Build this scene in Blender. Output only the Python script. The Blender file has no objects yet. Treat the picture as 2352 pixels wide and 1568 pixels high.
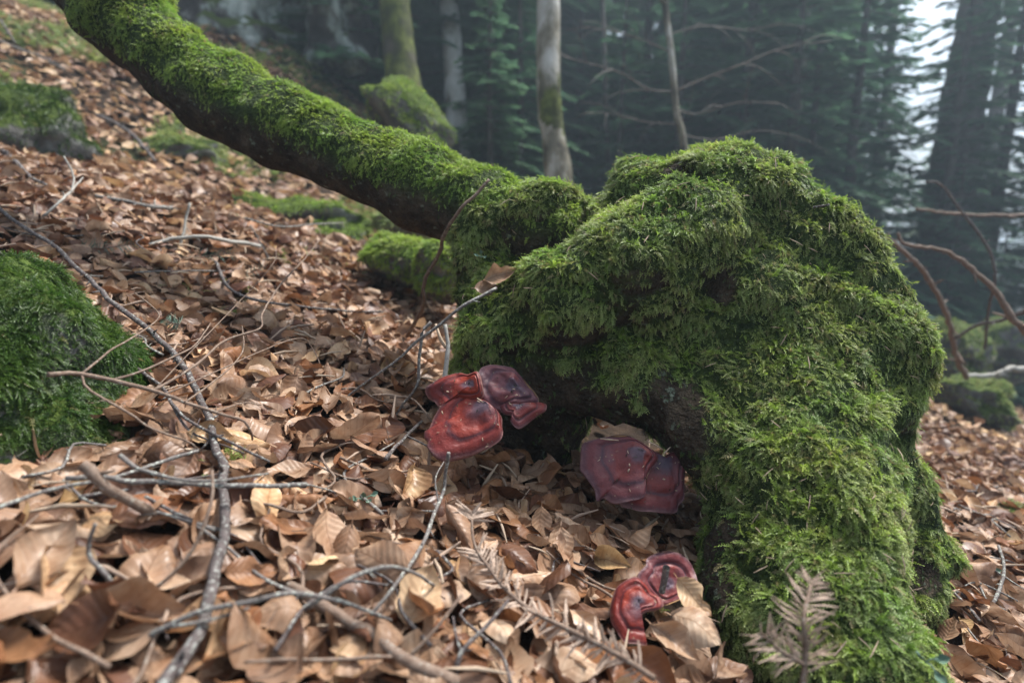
import bpy, math, random
import numpy as np
from mathutils import Vector

random.seed(7)
RNG = np.random.default_rng(7)
scene = bpy.context.scene
COL = scene.collection

# ------------------------------------------------------------------ camera, sky, sun, exposure
CAM_Z = 0.5
TILT = math.radians(10.6)
LENS = 20.0
FPX = 2352 * LENS / 36.0
cam_data = bpy.data.cameras.new('camera')
cam_data.lens = LENS
cam_data.sensor_width = 36.0
cam_data.clip_start = 0.02
cam_data.clip_end = 600
cam = bpy.data.objects.new('camera', cam_data)
cam.location = (0, 0, CAM_Z)
cam.rotation_euler = (math.pi / 2 - TILT, 0, 0)
COL.objects.link(cam)
scene.camera = cam
cam_data.dof.use_dof = True
cam_data.dof.focus_distance = 0.93
cam_data.dof.aperture_fstop = 2.3

SUN_EL, SUN_AZ = math.radians(61), math.radians(52)      # azimuth measured from +Y (away from the camera) towards +X
world = bpy.data.worlds.new('World')
scene.world = world
world.use_nodes = True
wn = world.node_tree
sky = wn.nodes.new('ShaderNodeTexSky')
sky.sky_type = 'NISHITA'
sky.sun_disc = False
sky.sun_elevation = SUN_EL
sky.sun_rotation = SUN_AZ
sky.air_density = 1.0
sky.dust_density = 4.0
sky.ozone_density = 1.0
hs = wn.nodes.new('ShaderNodeHueSaturation')             # thin overcast: the blue is mostly washed out
hs.inputs['Saturation'].default_value = 0.60
wn.links.new(sky.outputs[0], hs.inputs['Color'])
bg = wn.nodes['Background']
wn.links.new(hs.outputs[0], bg.inputs[0])
bg.inputs[1].default_value = 0.095

sl = bpy.data.lights.new('sun', 'SUN')
sl.energy = 3.3
sl.angle = math.radians(16)
sl.color = (1.0, 0.97, 0.93)
sun = bpy.data.objects.new('sun', sl)
sd = Vector((math.cos(SUN_EL) * math.sin(SUN_AZ), math.cos(SUN_EL) * math.cos(SUN_AZ), math.sin(SUN_EL)))
sun.rotation_euler = sd.to_track_quat('Z', 'Y').to_euler()
COL.objects.link(sun)

scene.view_settings.view_transform = 'Standard'
scene.view_settings.look = 'None'
scene.view_settings.exposure = 1.52
scene.view_settings.gamma = 1.0
scene.render.engine = 'CYCLES'
scene.cycles.use_denoising = True
scene.cycles.max_bounces = 6
scene.cycles.diffuse_bounces = 3
scene.cycles.glossy_bounces = 2
scene.cycles.transmission_bounces = 3
scene.cycles.transparent_max_bounces = 4
scene.cycles.volume_bounces = 0
scene.cycles.caustics_reflective = False
scene.cycles.caustics_refractive = False
scene.cycles.sample_clamp_indirect = 6.0

# ------------------------------------------------------------------ helpers: numbers
CT, ST = math.cos(TILT), math.sin(TILT)
CAM = np.array([0.0, 0.0, CAM_Z])


def ray(px, py):
    """direction through a pixel of the photograph (2352 x 1568), unit length along the view axis"""
    x = (px - 1176) / FPX
    u = (784 - py) / FPX
    return np.array([x, CT + u * ST, u * CT - ST])


def P(px, py, d):
    return CAM + ray(px, py) * d


def proj(p):
    q = np.asarray(p) - CAM
    d = q[..., 1] * CT - q[..., 2] * ST
    u = q[..., 1] * ST + q[..., 2] * CT
    return 1176 + FPX * q[..., 0] / d, 784 - FPX * u / d, d


def _h(ix, iy, iz, s):
    n = (ix.astype(np.int64) * 374761393 + iy.astype(np.int64) * 668265263 + iz.astype(np.int64) * 2147483647 + s * 974634541) & 0x7fffffff
    n = ((n ^ (n >> 13)) * 1274126177) & 0x7fffffff
    n = (n ^ (n >> 16)) & 0xffff
    return n / 65535.0


def vnoise(p, s=0):
    """value noise in -1..1 at points (...,3)"""
    p = np.asarray(p, float)
    f = np.floor(p)
    t = p - f
    t = t * t * (3 - 2 * t)
    i = f.astype(np.int64)
    r = 0
    for dx in (0, 1):
        wx = t[..., 0] if dx else 1 - t[..., 0]
        for dy in (0, 1):
            wy = t[..., 1] if dy else 1 - t[..., 1]
            for dz in (0, 1):
                wz = t[..., 2] if dz else 1 - t[..., 2]
                r = r + wx * wy * wz * _h(i[..., 0] + dx, i[..., 1] + dy, i[..., 2] + dz, s)
    return r * 2 - 1


def fbm(p, o=3, s=0):
    p = np.asarray(p, float)
    a, r = 1.0, 0
    for k in range(o):
        r = r + a * vnoise(p * (2.03 ** k), s + k * 17)
        a *= 0.5
    return r


def smooth(a, b, x):
    t = np.clip((x - a) / (b - a), 0, 1)
    return t * t * (3 - 2 * t)


def norm(v):
    v = np.asarray(v, float)
    return v / (np.linalg.norm(v, axis=-1, keepdims=True) + 1e-12)


# ------------------------------------------------------------------ terrain height
def gz(x, y, detail=True):
    x = np.asarray(x, float)
    y = np.asarray(y, float)
    r = np.sqrt(x * x + y * y) + 1e-6
    re = np.where(r < 14, r, 14 + (r - 14) * 0.45)
    k = re / r
    z = (-0.307 * x + 0.082 * y) * k
    z = z + 1.0 * np.exp(-(((x + 2.3) / 1.35) ** 2 + ((y - 6.3) / 1.9) ** 2))     # rise below the crag
    z = z + 0.05 * np.exp(-(((x + 1.3) / 0.7) ** 2 + ((y - 2.0) / 0.8) ** 2))
    z = z - 0.55 * smooth(3.0, 11, y) * smooth(-1.0, 2.0, x)                        # falls away behind the stump
    z = z + 0.9 * smooth(2.4, 7.0, -x + 0.2 * y)
    z = z + 5.0 * smooth(45, 85, r)
    if detail:
        p = np.stack([x, y, 0 * x], -1)
        z = z + 0.022 * vnoise(p * 3.1, 3) + 0.010 * vnoise(p * 9.0, 5) + 0.12 * vnoise(p * 0.35, 9) * smooth(2, 8, r)
    return z


def PG(px, py, e=0.0, far=60.0):
    """where the ray through a pixel meets the ground raised by e"""
    d = ray(px, py)
    t = np.concatenate([np.linspace(0.2, 3, 300), np.linspace(3, far, 500)])
    q = CAM + d * t[:, None]
    below = q[:, 2] < gz(q[:, 0], q[:, 1]) + e
    if not below.any():
        return q[-1]
    i = int(np.argmax(below))
    lo, hi = t[max(i - 1, 0)], t[i]
    for _ in range(25):
        m = (lo + hi) / 2
        q = CAM + d * m
        if q[2] < float(gz(q[0], q[1])) + e:
            hi = m
        else:
            lo = m
    return CAM + d * hi


# ------------------------------------------------------------------ helpers: objects
def mesh(name, verts, faces, mat=None, sm=True, attrs=None, uv=None):
    me = bpy.data.meshes.new(name)
    verts = np.asarray(verts, np.float32)
    if isinstance(faces, np.ndarray) and faces.ndim == 2:
        nf, k = faces.shape
        me.vertices.add(len(verts))
        me.vertices.foreach_set('co', verts.ravel())
        me.loops.add(nf * k)
        me.loops.foreach_set('vertex_index', faces.astype(np.int32).ravel())
        me.polygons.add(nf)
        me.polygons.foreach_set('loop_start', np.arange(0, nf * k, k, dtype=np.int32))
        me.update(calc_edges=True)
    else:
        me.from_pydata(verts.tolist(), [], [list(map(int, f)) for f in faces])
    if sm:
        me.polygons.foreach_set('use_smooth', np.ones(len(me.polygons), bool))
    for k, v in (attrs or {}).items():
        v = np.asarray(v, np.float32)
        if v.ndim == 1:
            me.attributes.new(k, 'FLOAT', 'POINT').data.foreach_set('value', v)
        else:
            me.attributes.new(k, 'FLOAT_VECTOR', 'POINT').data.foreach_set('vector', v.ravel())
    if uv is not None:
        ul = me.uv_layers.new(name='UVMap')
        li = np.empty(len(me.loops), np.int32)
        me.loops.foreach_get('vertex_index', li)
        ul.data.foreach_set('uv', np.asarray(uv, np.float32)[li].ravel())
    if mat is not None:
        me.materials.append(mat)
    me.validate()
    me.update()
    return me


def obj(name, me, parent=None, loc=None):
    o = bpy.data.objects.new(name, me)
    if loc is not None:
        o.location = loc
    COL.objects.link(o)
    if parent is not None:
        o.parent = parent
    return o


def tag(o, label, cat, group=None):
    o['label'] = label
    o['category'] = cat
    if group:
        o['group'] = group
    return o


def empty(name, loc=(0, 0, 0)):
    o = bpy.data.objects.new(name, None)
    o.location = loc
    o.empty_display_size = 0.05
    COL.objects.link(o)
    return o


def rel(parent, pts):
    return np.asarray(pts) - np.array(parent.location)


def catmull(pts, n):
    pts = np.asarray(pts, float)
    q = np.vstack([2 * pts[0] - pts[1], pts, 2 * pts[-1] - pts[-2]])
    out = []
    m = len(pts) - 1
    for s in np.linspace(0, m, n):
        i = min(int(s), m - 1)
        t = s - i
        a, b, c, d = q[i], q[i + 1], q[i + 2], q[i + 3]
        out.append(0.5 * ((2 * b) + (-a + c) * t + (2 * a - 5 * b + 4 * c - d) * t * t + (-a + 3 * b - 3 * c + d) * t ** 3))
    return np.array(out)


def tube(pts, rad, sides=7, cap=True, rough=0.0, seed=0):
    """swept tube -> verts, quads (caps as degenerate fan quads)"""
    pts = np.asarray(pts, float)
    n = len(pts)
    rad = np.broadcast_to(np.asarray(rad, float), (n,))
    T = norm(np.gradient(pts, axis=0))
    up = np.array([0.31, 0.17, 0.93])
    A = norm(np.cross(T, up))
    B = np.cross(T, A)
    th = np.linspace(0, 2 * math.pi, sides, endpoint=False)
    ring = A[:, None, :] * np.cos(th)[None, :, None] + B[:, None, :] * np.sin(th)[None, :, None]
    rr = rad[:, None, None]
    if rough:
        q = pts[:, None, :] + ring * rr
        sc = 1.3 / max(rad.max(), 1e-4)
        rr = rr * (1 + rough * fbm(q * sc, 2, seed))[..., None]
    v = (pts[:, None, :] + ring * rr).reshape(-1, 3)
    i = np.arange(n - 1)[:, None] * sides
    j = np.arange(sides)[None, :]
    k = (j + 1) % sides
    f = np.stack([i + j, i + k, i + sides + k, i + sides + j], -1).reshape(-1, 4)
    if cap:
        v = np.vstack([v, pts[0], pts[-1]])
        a = len(v) - 2
        c0 = np.stack([np.arange(sides), np.full(sides, a), np.full(sides, a), (np.arange(sides) + 1) % sides], -1)
        e = (n - 1) * sides
        c1 = np.stack([e + np.arange(sides), e + (np.arange(sides) + 1) % sides, np.full(sides, a + 1), np.full(sides, a + 1)], -1)
        fl = [list(x) for x in f] + [[x[0], x[1], x[3]] for x in c0] + [[x[0], x[1], x[2]] for x in c1]
        return v, fl
    return v, f


class MB:
    def __init__(s):
        s.v, s.f, s.n = [], [], 0

    def add(s, v, f):
        s.v.append(np.asarray(v, float))
        s.f += [[int(i) + s.n for i in g] for g in f]
        s.n += len(v)
        return s

    def mesh(s, name, mat, sm=True):
        return mesh(name, np.vstack(s.v), s.f, mat, sm)


# ------------------------------------------------------------------ helpers: materials
class NT:
    def __init__(s, name):
        s.m = bpy.data.materials.new(name)
        s.m.use_nodes = True
        s.t = s.m.node_tree
        s.b = s.t.nodes['Principled BSDF']
        s.out = s.t.nodes['Material Output']

    def n(s, kind, **kw):
        x = s.t.nodes.new('ShaderNode' + kind)
        for k, v in kw.items():
            setattr(x, k, v)
        return x

    def l(s, a, b):
        s.t.links.new(a, b)

    def val(s, x, sock):
        if hasattr(x, 'is_output') or isinstance(x, bpy.types.NodeSocket):
            s.l(x, sock)
        else:
            sock.default_value = x

    def attr(s, name, out='Fac'):
        a = s.n('Attribute')
        a.attribute_name = name
        return a.outputs[out]

    def math(s, op, a, b=0.0, clamp=False):
        x = s.n('Math', operation=op, use_clamp=clamp)
        s.val(a, x.inputs[0])
        s.val(b, x.inputs[1])
        return x.outputs[0]

    def mix(s, fac, a, b, blend='MIX'):
        x = s.n('Mix', data_type='RGBA', blend_type=blend)
        s.val(fac, x.inputs[0])
        for c, i in ((a, 6), (b, 7)):
            if isinstance(c, tuple):
                c = c + (1,) if len(c) == 3 else c
            s.val(c, x.inputs[i])
        return x.outputs[2]

    def noise(s, scale, detail=4, rough=0.55, vec=None, dist=0.0):
        x = s.n('TexNoise')
        x.inputs['Scale'].default_value = scale
        x.inputs['Detail'].default_value = detail
        x.inputs['Roughness'].default_value = rough
        x.inputs['Distortion'].default_value = dist
        if vec is not None:
            s.l(vec, x.inputs['Vector'])
        return x.outputs[0]

    def ramp(s, fac, stops):
        x = s.n('ValToRGB')
        e = x.color_ramp.elements
        while len(e) < len(stops):
            e.new(0.5)
        for k, (p, c) in zip(e, stops):
            k.position = p
            k.color = tuple(c) + (1,) if len(c) == 3 else c
        s.val(fac, x.inputs[0])
        return x.outputs[0]

    def rng(s, v, a, b, c=0.0, d=1.0):
        x = s.n('MapRange', clamp=True)
        s.val(v, x.inputs[0])
        for i, q in enumerate((a, b, c, d)):
            x.inputs[i + 1].default_value = q
        return x.outputs[0]

    def bump(s, h, strength=0.5, dist=0.01):
        x = s.n('Bump')
        x.inputs['Strength'].default_value = strength
        x.inputs['Distance'].default_value = dist
        s.l(h, x.inputs['Height'])
        s.l(x.outputs[0], s.b.inputs['Normal'])
        return x.outputs[0]

    def base(s, c, rough=0.7, spec=0.3):
        if isinstance(c, tuple):
            s.b.inputs['Base Color'].default_value = c + (1,)
        else:
            s.l(c, s.b.inputs['Base Color'])
        s.val(rough, s.b.inputs['Roughness'])
        s.b.inputs['Specular IOR Level'].default_value = spec
        return s

    def translucent(s, c, fac, nrm=None):
        tr = s.n('BsdfTranslucent')
        if isinstance(c, tuple):
            tr.inputs[0].default_value = c + (1,)
        else:
            s.l(c, tr.inputs[0])
        mx = s.n('MixShader')
        mx.inputs[0].default_value = fac
        s.l(s.b.outputs[0], mx.inputs[1])
        s.l(tr.outputs[0], mx.inputs[2])
        s.l(mx.outputs[0], s.out.inputs[0])


def object_coords(s):
    return s.n('TexCoord').outputs['Object']


def geo_pos(s):
    return s.n('NewGeometry').outputs['Position']


def make_moss_mat(name, dark, mid, tip, straw=0.10):
    s = NT(name)
    oi = s.n('ObjectInfo').outputs['Random']
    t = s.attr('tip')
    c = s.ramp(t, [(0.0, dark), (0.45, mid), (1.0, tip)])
    w = s.noise(9.0, 3, 0.6, geo_pos(s))
    c = s.mix(s.rng(w, 0.38, 0.68), c, s.mix(1.0, c, (0.62, 0.80, 0.75), 'MULTIPLY'))
    c = s.mix(s.rng(s.noise(13.0, 4, 0.65, geo_pos(s)), 0.60, 0.68, 0, 0.5), c, s.mix(1.0, c, (0.92, 0.68, 0.75), 'MULTIPLY'))
    c = s.mix(s.rng(oi, 1.0 - straw, 1.0 - straw + 0.02), c, (0.23, 0.20, 0.085))
    hv = s.n('HueSaturation')
    s.l(s.rng(oi, 0, 1, 0.72, 1.25), hv.inputs['Value'])
    hv.inputs['Saturation'].default_value = 1.0
    s.l(c, hv.inputs['Color'])
    s.base(hv.outputs[0], 0.42, 0.45)
    s.translucent(hv.outputs[0], 0.42)
    return s.m


def make_leaf_mat(name, stops, spot=0.5, back=(1.15, 1.12, 1.1)):
    s = NT(name)
    uv = s.n('TexCoord').outputs['UV']
    sp = s.n('SeparateXYZ')
    s.l(uv, sp.inputs[0])
    u, v = sp.outputs[0], sp.outputs[1]
    oi = s.n('ObjectInfo').outputs['Random']
    c = s.ramp(oi, stops)
    pos = geo_pos(s)
    n1 = s.noise(38, 4, 0.6, pos)
    c = s.mix(s.rng(n1, 0.35, 0.72), c, s.mix(1.0, c, (0.60, 0.46, 0.36), 'MULTIPLY'))
    n3 = s.noise(16, 2, 0.5, pos)
    c = s.mix(s.rng(s.noise(11, 3, 0.6, pos), 0.56, 0.64, 0, 0.85), c, s.mix(1.0, c, (0.42, 0.34, 0.30), 'MULTIPLY'))
    c = s.mix(s.rng(n3, 0.52, 0.72, 0, 0.55), c, s.mix(1.0, c, (1.30, 1.22, 1.12), 'MULTIPLY'))
    av = s.math('ABSOLUTE', v)
    lat = s.math('SINE', s.math('MULTIPLY', s.math('SUBTRACT', u, s.math('MULTIPLY', av, 0.22)), 2 * math.pi * 8))
    latm = s.rng(lat, 0.86, 1.0)
    midm = s.rng(av, 0.02, 0.06, 1.0, 0.0)
    vein = s.math('MAXIMUM', s.math('MULTIPLY', latm, 0.45), s.math('MULTIPLY', midm, 0.8))
    c = s.mix(vein, c, s.mix(1.0, c, (0.62, 0.53, 0.45), 'MULTIPLY'))
    vo = s.n('TexVoronoi')
    vo.inputs['Scale'].default_value = 110
    s.l(pos, vo.inputs['Vector'])
    dots = s.math('MULTIPLY', s.rng(vo.outputs['Distance'], 0.10, 0.17, 1, 0), s.rng(s.noise(22, 1, 0.5, pos), 0.50, 0.56))
    c = s.mix(s.math('MULTIPLY', dots, spot), c, (0.03, 0.016, 0.010))
    bf = s.n('NewGeometry').outputs['Backfacing']
    c = s.mix(bf, c, s.mix(1.0, c, back, 'MULTIPLY'))
    wet = s.rng(s.noise(30, 2, 0.5, pos), 0.4, 0.62, 0.58, 0.38)
    s.base(c, wet, 0.40)
    s.bump(s.math('ADD', s.math('MULTIPLY', lat, 0.22), s.math('MULTIPLY', n1, 1.6)), 0.4, 0.002)
    s.translucent(c, 0.22)
    return s.m


def make_bark(name, c1, c2, lichen=None, lich_amt=0.6, scale=30, rough=0.75):
    s = NT(name)
    pos = object_coords(s)
    n1 = s.noise(scale, 5, 0.6, pos)
    n2 = s.noise(scale * 4, 3, 0.6, pos)
    c = s.mix(s.rng(n1, 0.3, 0.7), c1, c2)
    if lichen:
        c = s.mix(s.rng(s.noise(scale * 1.7, 4, 0.7, pos), lich_amt, lich_amt + 0.08), c, lichen)
    c = s.mix(s.rng(n2, 0.3, 0.75, 0.0, 0.5), c, s.mix(1.0, c, (0.4, 0.4, 0.4), 'MULTIPLY'))
    s.base(c, rough, 0.3)
    s.bump(s.math('ADD', n1, n2), 0.6, 0.15 / scale)
    return s.m


M = {}
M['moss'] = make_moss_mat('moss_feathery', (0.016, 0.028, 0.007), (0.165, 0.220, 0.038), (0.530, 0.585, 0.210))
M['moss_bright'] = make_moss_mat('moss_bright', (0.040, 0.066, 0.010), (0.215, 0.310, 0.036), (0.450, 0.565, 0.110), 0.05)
M['moss_deep'] = make_moss_mat('moss_deep', (0.005, 0.012, 0.003), (0.034, 0.074, 0.010), (0.125, 0.205, 0.034), 0.02)  # deep green, darkened further: shade on the left mound put into the colour
M['leaf_tan'] = make_leaf_mat('leaf_tan', [(0, (0.30, 0.192, 0.122)), (0.4, (0.42, 0.295, 0.198)), (0.75, (0.33, 0.218, 0.145)), (1, (0.54, 0.41, 0.295))])
M['leaf_straw'] = make_leaf_mat('leaf_straw', [(0, (0.52, 0.37, 0.19)), (0.5, (0.56, 0.39, 0.24)), (1, (0.60, 0.46, 0.29))], 0.35)
M['leaf_rust'] = make_leaf_mat('leaf_rust', [(0, (0.25, 0.122, 0.056)), (0.5, (0.31, 0.165, 0.082)), (1, (0.21, 0.095, 0.048))])
M['leaf_dark'] = make_leaf_mat('leaf_dark', [(0, (0.10, 0.045, 0.024)), (0.5, (0.16, 0.078, 0.042)), (1, (0.13, 0.058, 0.034))], 0.3)
M['leaf_mauve'] = make_leaf_mat('leaf_mauve', [(0, (0.26, 0.168, 0.108)), (0.5, (0.32, 0.215, 0.145)), (1, (0.225, 0.140, 0.095))])

s = NT('forest_soil')
pos = geo_pos(s)
c = s.ramp(s.noise(14, 5, 0.65, pos), [(0.3, (0.012, 0.008, 0.005)), (0.5, (0.030, 0.019, 0.012)), (0.62, (0.055, 0.035, 0.021)), (0.75, (0.10, 0.063, 0.038))])
c = s.mix(s.rng(s.noise(0.9, 3, 0.6, pos), 0.55, 0.68), c, (0.045, 0.070, 0.020))
s.base(c, 0.9, 0.15)
s.bump(s.noise(60, 5, 0.7, pos), 0.9, 0.02)
M['soil'] = s.m

s = NT('mossy_bark')
pos = object_coords(s)
cb = s.ramp(s.noise(22, 6, 0.7, pos), [(0.3, (0.012, 0.009, 0.006)), (0.5, (0.045, 0.033, 0.022)), (0.62, (0.085, 0.064, 0.042)), (0.75, (0.13, 0.105, 0.075))])
cb = s.mix(s.rng(s.noise(55, 3, 0.6, pos), 0.62, 0.70), cb, (0.16, 0.19, 0.14))
cm = s.ramp(s.noise(60, 4, 0.6, pos), [(0.3, (0.010, 0.020, 0.005)), (0.7, (0.055, 0.085, 0.018))])
s.base(s.mix(s.attr('moss'), cb, cm), 0.9, 0.2)
s.bump(s.math('ADD', s.noise(30, 5, 0.7, pos), s.noise(110, 3, 0.6, pos)), 1.0, 0.02)
M['mossy_bark'] = s.m

M['twig_grey'] = make_bark('twig_grey', (0.10, 0.085, 0.080), (0.20, 0.18, 0.165), (0.40, 0.42, 0.37), 0.53, 120)
M['twig_brown'] = make_bark('twig_brown', (0.12, 0.075, 0.052), (0.25, 0.18, 0.135), (0.34, 0.32, 0.27), 0.58, 120)
M['twig_dark'] = make_bark('twig_dark', (0.045, 0.034, 0.032), (0.13, 0.105, 0.100), (0.32, 0.33, 0.30), 0.54, 110)
M['twig_pale'] = make_bark('twig_pale', (0.26, 0.24, 0.21), (0.42, 0.41, 0.37), (0.20, 0.22, 0.18), 0.62, 160)
M['needle_dead'] = make_bark('dead_needles', (0.38, 0.265, 0.19), (0.52, 0.39, 0.30), None, 0.6, 90, 0.55)
M['needle_green'] = make_bark('green_needles', (0.05, 0.10, 0.05), (0.20, 0.30, 0.24), None, 0.6, 120, 0.45)
M['wood_pale'] = make_bark('splintered_wood', (0.42, 0.30, 0.20), (0.55, 0.44, 0.33), None, 0.6, 200, 0.7)

# ------------------------------------------------------------------ scatter: instanced stuff with full control of every placement
def euler_from_axes(X, Y, Z):
    """columns X,Y,Z -> XYZ eulers"""
    ey = -np.arcsin(np.clip(X[:, 2], -1, 1))
    ex = np.arctan2(Y[:, 2], Z[:, 2])
    ez = np.arctan2(X[:, 1], X[:, 0])
    return np.stack([ex, ey, ez], -1)


def frame(dirv, nrm):
    X = norm(dirv)
    Y = norm(np.cross(nrm, X))
    Z = np.cross(X, Y)
    return X, Y, Z


def source(me):
    return bpy.data.objects.new(me.name + '_source', me)      # kept out of the scene


def scatter(name, pts, eul, scl, idx, sources, parent=None, label=None):
    me = mesh(name, pts, [], None, False, {'rot': eul, 'scl': scl, 'idx': idx})
    o = obj(name, me, parent)
    o['kind'] = 'stuff'
    if label:
        o['label'] = label
    g = bpy.data.node_groups.new(name, 'GeometryNodeTree')
    g.interface.new_socket('Geometry', in_out='INPUT', socket_type='NodeSocketGeometry')
    g.interface.new_socket('Geometry', in_out='OUTPUT', socket_type='NodeSocketGeometry')
    gi, go = g.nodes.new('NodeGroupInput'), g.nodes.new('NodeGroupOutput')
    ins = g.nodes.new('GeometryNodeInstanceOnPoints')
    gj = g.nodes.new('GeometryNodeJoinGeometry')
    for sob in sources:
        oi = g.nodes.new('GeometryNodeObjectInfo')
        oi.inputs['Object'].default_value = sob
        oi.inputs['As Instance'].default_value = False
        gt = g.nodes.new('GeometryNodeGeometryToInstance')
        g.links.new(oi.outputs['Geometry'], gt.inputs[0])
        g.links.new(gt.outputs[0], gj.inputs[0])

    def na(nm, ty):
        x = g.nodes.new('GeometryNodeInputNamedAttribute')
        x.data_type = ty
        x.inputs['Name'].default_value = nm
        return x.outputs['Attribute']
    g.links.new(gi.outputs[0], ins.inputs['Points'])
    g.links.new(gj.outputs[0], ins.inputs['Instance'])
    ins.inputs['Pick Instance'].default_value = True
    g.links.new(na('idx', 'FLOAT'), ins.inputs['Instance Index'])
    g.links.new(na('rot', 'FLOAT_VECTOR'), ins.inputs['Rotation'])
    g.links.new(na('scl', 'FLOAT'), ins.inputs['Scale'])
    g.links.new(ins.outputs[0], go.inputs[0])
    md = o.modifiers.new('scatter', 'NODES')
    md.node_group = g
    return o


def surface_nets(f, lo, hi, h):
    lo, hi = np.array(lo, float), np.array(hi, float)
    n = np.ceil((hi - lo) / h).astype(int) + 1
    ax = [lo[i] + h * np.arange(n[i]) for i in range(3)]
    G = np.stack(np.meshgrid(*ax, indexing='ij'), -1)
    D = f(G.reshape(-1, 3)).reshape(n)
    S = D < 0
    nc = n - 1
    acc = np.zeros(tuple(nc) + (3,))
    cnt = np.zeros(tuple(nc))
    corners = [(a, b, c) for a in (0, 1) for b in (0, 1) for c in (0, 1)]

    def at(A, o):
        return A[o[0]:o[0] + nc[0], o[1]:o[1] + nc[1], o[2]:o[2] + nc[2]]
    for a in corners:
        for k in range(3):
            if a[k] == 0:
                b = list(a)
                b[k] = 1
                da, db = at(D, a), at(D, b)
                x = (da < 0) != (db < 0)
                t = np.where(x, da / np.where(x, da - db, 1), 0)
                for m in range(3):
                    acc[..., m] += np.where(x, a[m] + (t if m == k else 0), 0)
                cnt += x
    act = cnt > 0
    vid = np.full(tuple(nc), -1)
    vid[act] = np.arange(act.sum())
    I = np.argwhere(act)
    V = lo + h * (I + acc[act] / cnt[act][:, None])
    F = []
    for k in range(3):
        u, w = (k + 1) % 3, (k + 2) % 3
        sl0, sl1 = [slice(1, nc[i]) for i in range(3)], [slice(1, nc[i]) for i in range(3)]
        sl0[k], sl1[k] = slice(0, nc[k]), slice(1, nc[k] + 1)
        a, b = S[tuple(sl0)], S[tuple(sl1)]
        x = np.argwhere(a != b)
        if not len(x):
            continue
        sgn = a[tuple(x.T)]
        c = x.copy()
        for i in range(3):
            if i != k:
                c[:, i] += 1
        def cell(du, dw):
            q = c.copy()
            q[:, u] -= du
            q[:, w] -= dw
            return vid[tuple(q.T)]
        q = np.stack([cell(1, 1), cell(0, 1), cell(0, 0), cell(1, 0)], -1)
        q[~sgn] = q[~sgn][:, ::-1]
        F.append(q)
    return V, np.vstack(F)


def cone_d(p, a, b, ra, rb):
    a, b = np.asarray(a), np.asarray(b)
    ab = b - a
    t = np.clip(((p - a) @ ab) / (ab @ ab + 1e-12), 0, 1)
    return np.linalg.norm(p - (a + t[:, None] * ab), axis=1) - (ra + (rb - ra) * t)


def smin(a, b, k):
    h = np.clip(0.5 + 0.5 * (b - a) / k, 0, 1)
    return b * (1 - h) + a * h - k * h * (1 - h)


def sample_faces(V, F, n, w=None):
    """n points spread over quads/tris by area -> points, normals, face ids"""
    a, b, c = V[F[:, 0]], V[F[:, 1]], V[F[:, 2]]
    tri = [(a, b, c)]
    fid = [np.arange(len(F))]
    if F.shape[1] == 4:
        tri.append((a, c, V[F[:, 3]]))
        fid.append(np.arange(len(F)))
    A = np.vstack([t[0] for t in tri])
    B = np.vstack([t[1] for t in tri])
    C = np.vstack([t[2] for t in tri])
    fid = np.concatenate(fid)
    nn = np.cross(B - A, C - A)
    ar = np.linalg.norm(nn, axis=1) / 2
    if w is not None:
        ar = ar * w[fid]
    pr = ar / ar.sum()
    k = RNG.choice(len(A), n, p=pr)
    r1, r2 = np.sqrt(RNG.random(n)), RNG.random(n)
    p = A[k] * (1 - r1)[:, None] + B[k] * (r1 * (1 - r2))[:, None] + C[k] * (r1 * r2)[:, None]
    return p, norm(nn)[k], fid[k]


# ---- moss sprigs
def sprig(seed, pairs=7, curve=0.35, spread=0.34, wid=0.042, mat=None):
    r = np.random.default_rng(seed)
    V, F, T = [], [], []

    def kite(a, d, L, w, nrm, t0, t1):
        d = d / np.linalg.norm(d)
        sd = np.cross(nrm, d)
        sd /= np.linalg.norm(sd) + 1e-9
        i = len(V)
        m = a + d * L * 0.5 + nrm * L * 0.06
        V.extend([a, m + sd * w, a + d * L - nrm * L * 0.10, m - sd * w])
        T.extend([t0, (t0 + t1) / 2, t1, (t0 + t1) / 2])
        F.append([i, i + 1, i + 2])
        F.append([i, i + 2, i + 3])
    N = 6
    tw = r.uniform(-0.25, 0.25)
    xs = np.linspace(0, 1, N)
    st = np.stack([xs * (1 - 0.1 * curve), tw * xs ** 2, 0.12 * np.sin(xs * math.pi) - curve * xs ** 2], -1)
    for k in range(N - 1):
        a, b = st[k], st[k + 1]
        w = wid * (0.75 - 0.4 * xs[k])
        i = len(V)
        V.extend([a + [0, w, 0], a - [0, w, 0], b - [0, w, 0], b + [0, w, 0]])
        T.extend([xs[k] * 0.8, xs[k] * 0.8, xs[k + 1] * 0.9, xs[k + 1] * 0.9])
        F.append([i, i + 1, i + 2])
        F.append([i, i + 2, i + 3])
    for k in range(pairs):
        t = 0.12 + 0.86 * (k + r.uniform(-0.2, 0.2)) / pairs
        j = min(int(t * (N - 1)), N - 2)
        f = t * (N - 1) - j
        a = st[j] * (1 - f) + st[j + 1] * f
        td = st[j + 1] - st[j]
        td = td / np.linalg.norm(td)
        for sg in (-1, 1):
            L = spread * (1.05 - 0.75 * t) * r.uniform(0.7, 1.25)
            d = td * r.uniform(0.55, 0.95) + np.array([0, sg, 0]) * 0.9 + np.array([0, 0, r.uniform(-0.05, 0.55)])
            kite(a, d, L, wid * r.uniform(0.8, 1.15), np.array([0.1, 0, 1.0]) / 1.005, min(1, t * 0.7 + 0.05), min(1, t * 0.55 + 0.5))
    kite(st[-1], st[-1] - st[-2], 0.16, wid, np.array([0, 0, 1.0]), 0.85, 1.0)
    return mesh('moss_sprig', np.array(V), np.array(F), mat, False, {'tip': np.array(T)})


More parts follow.
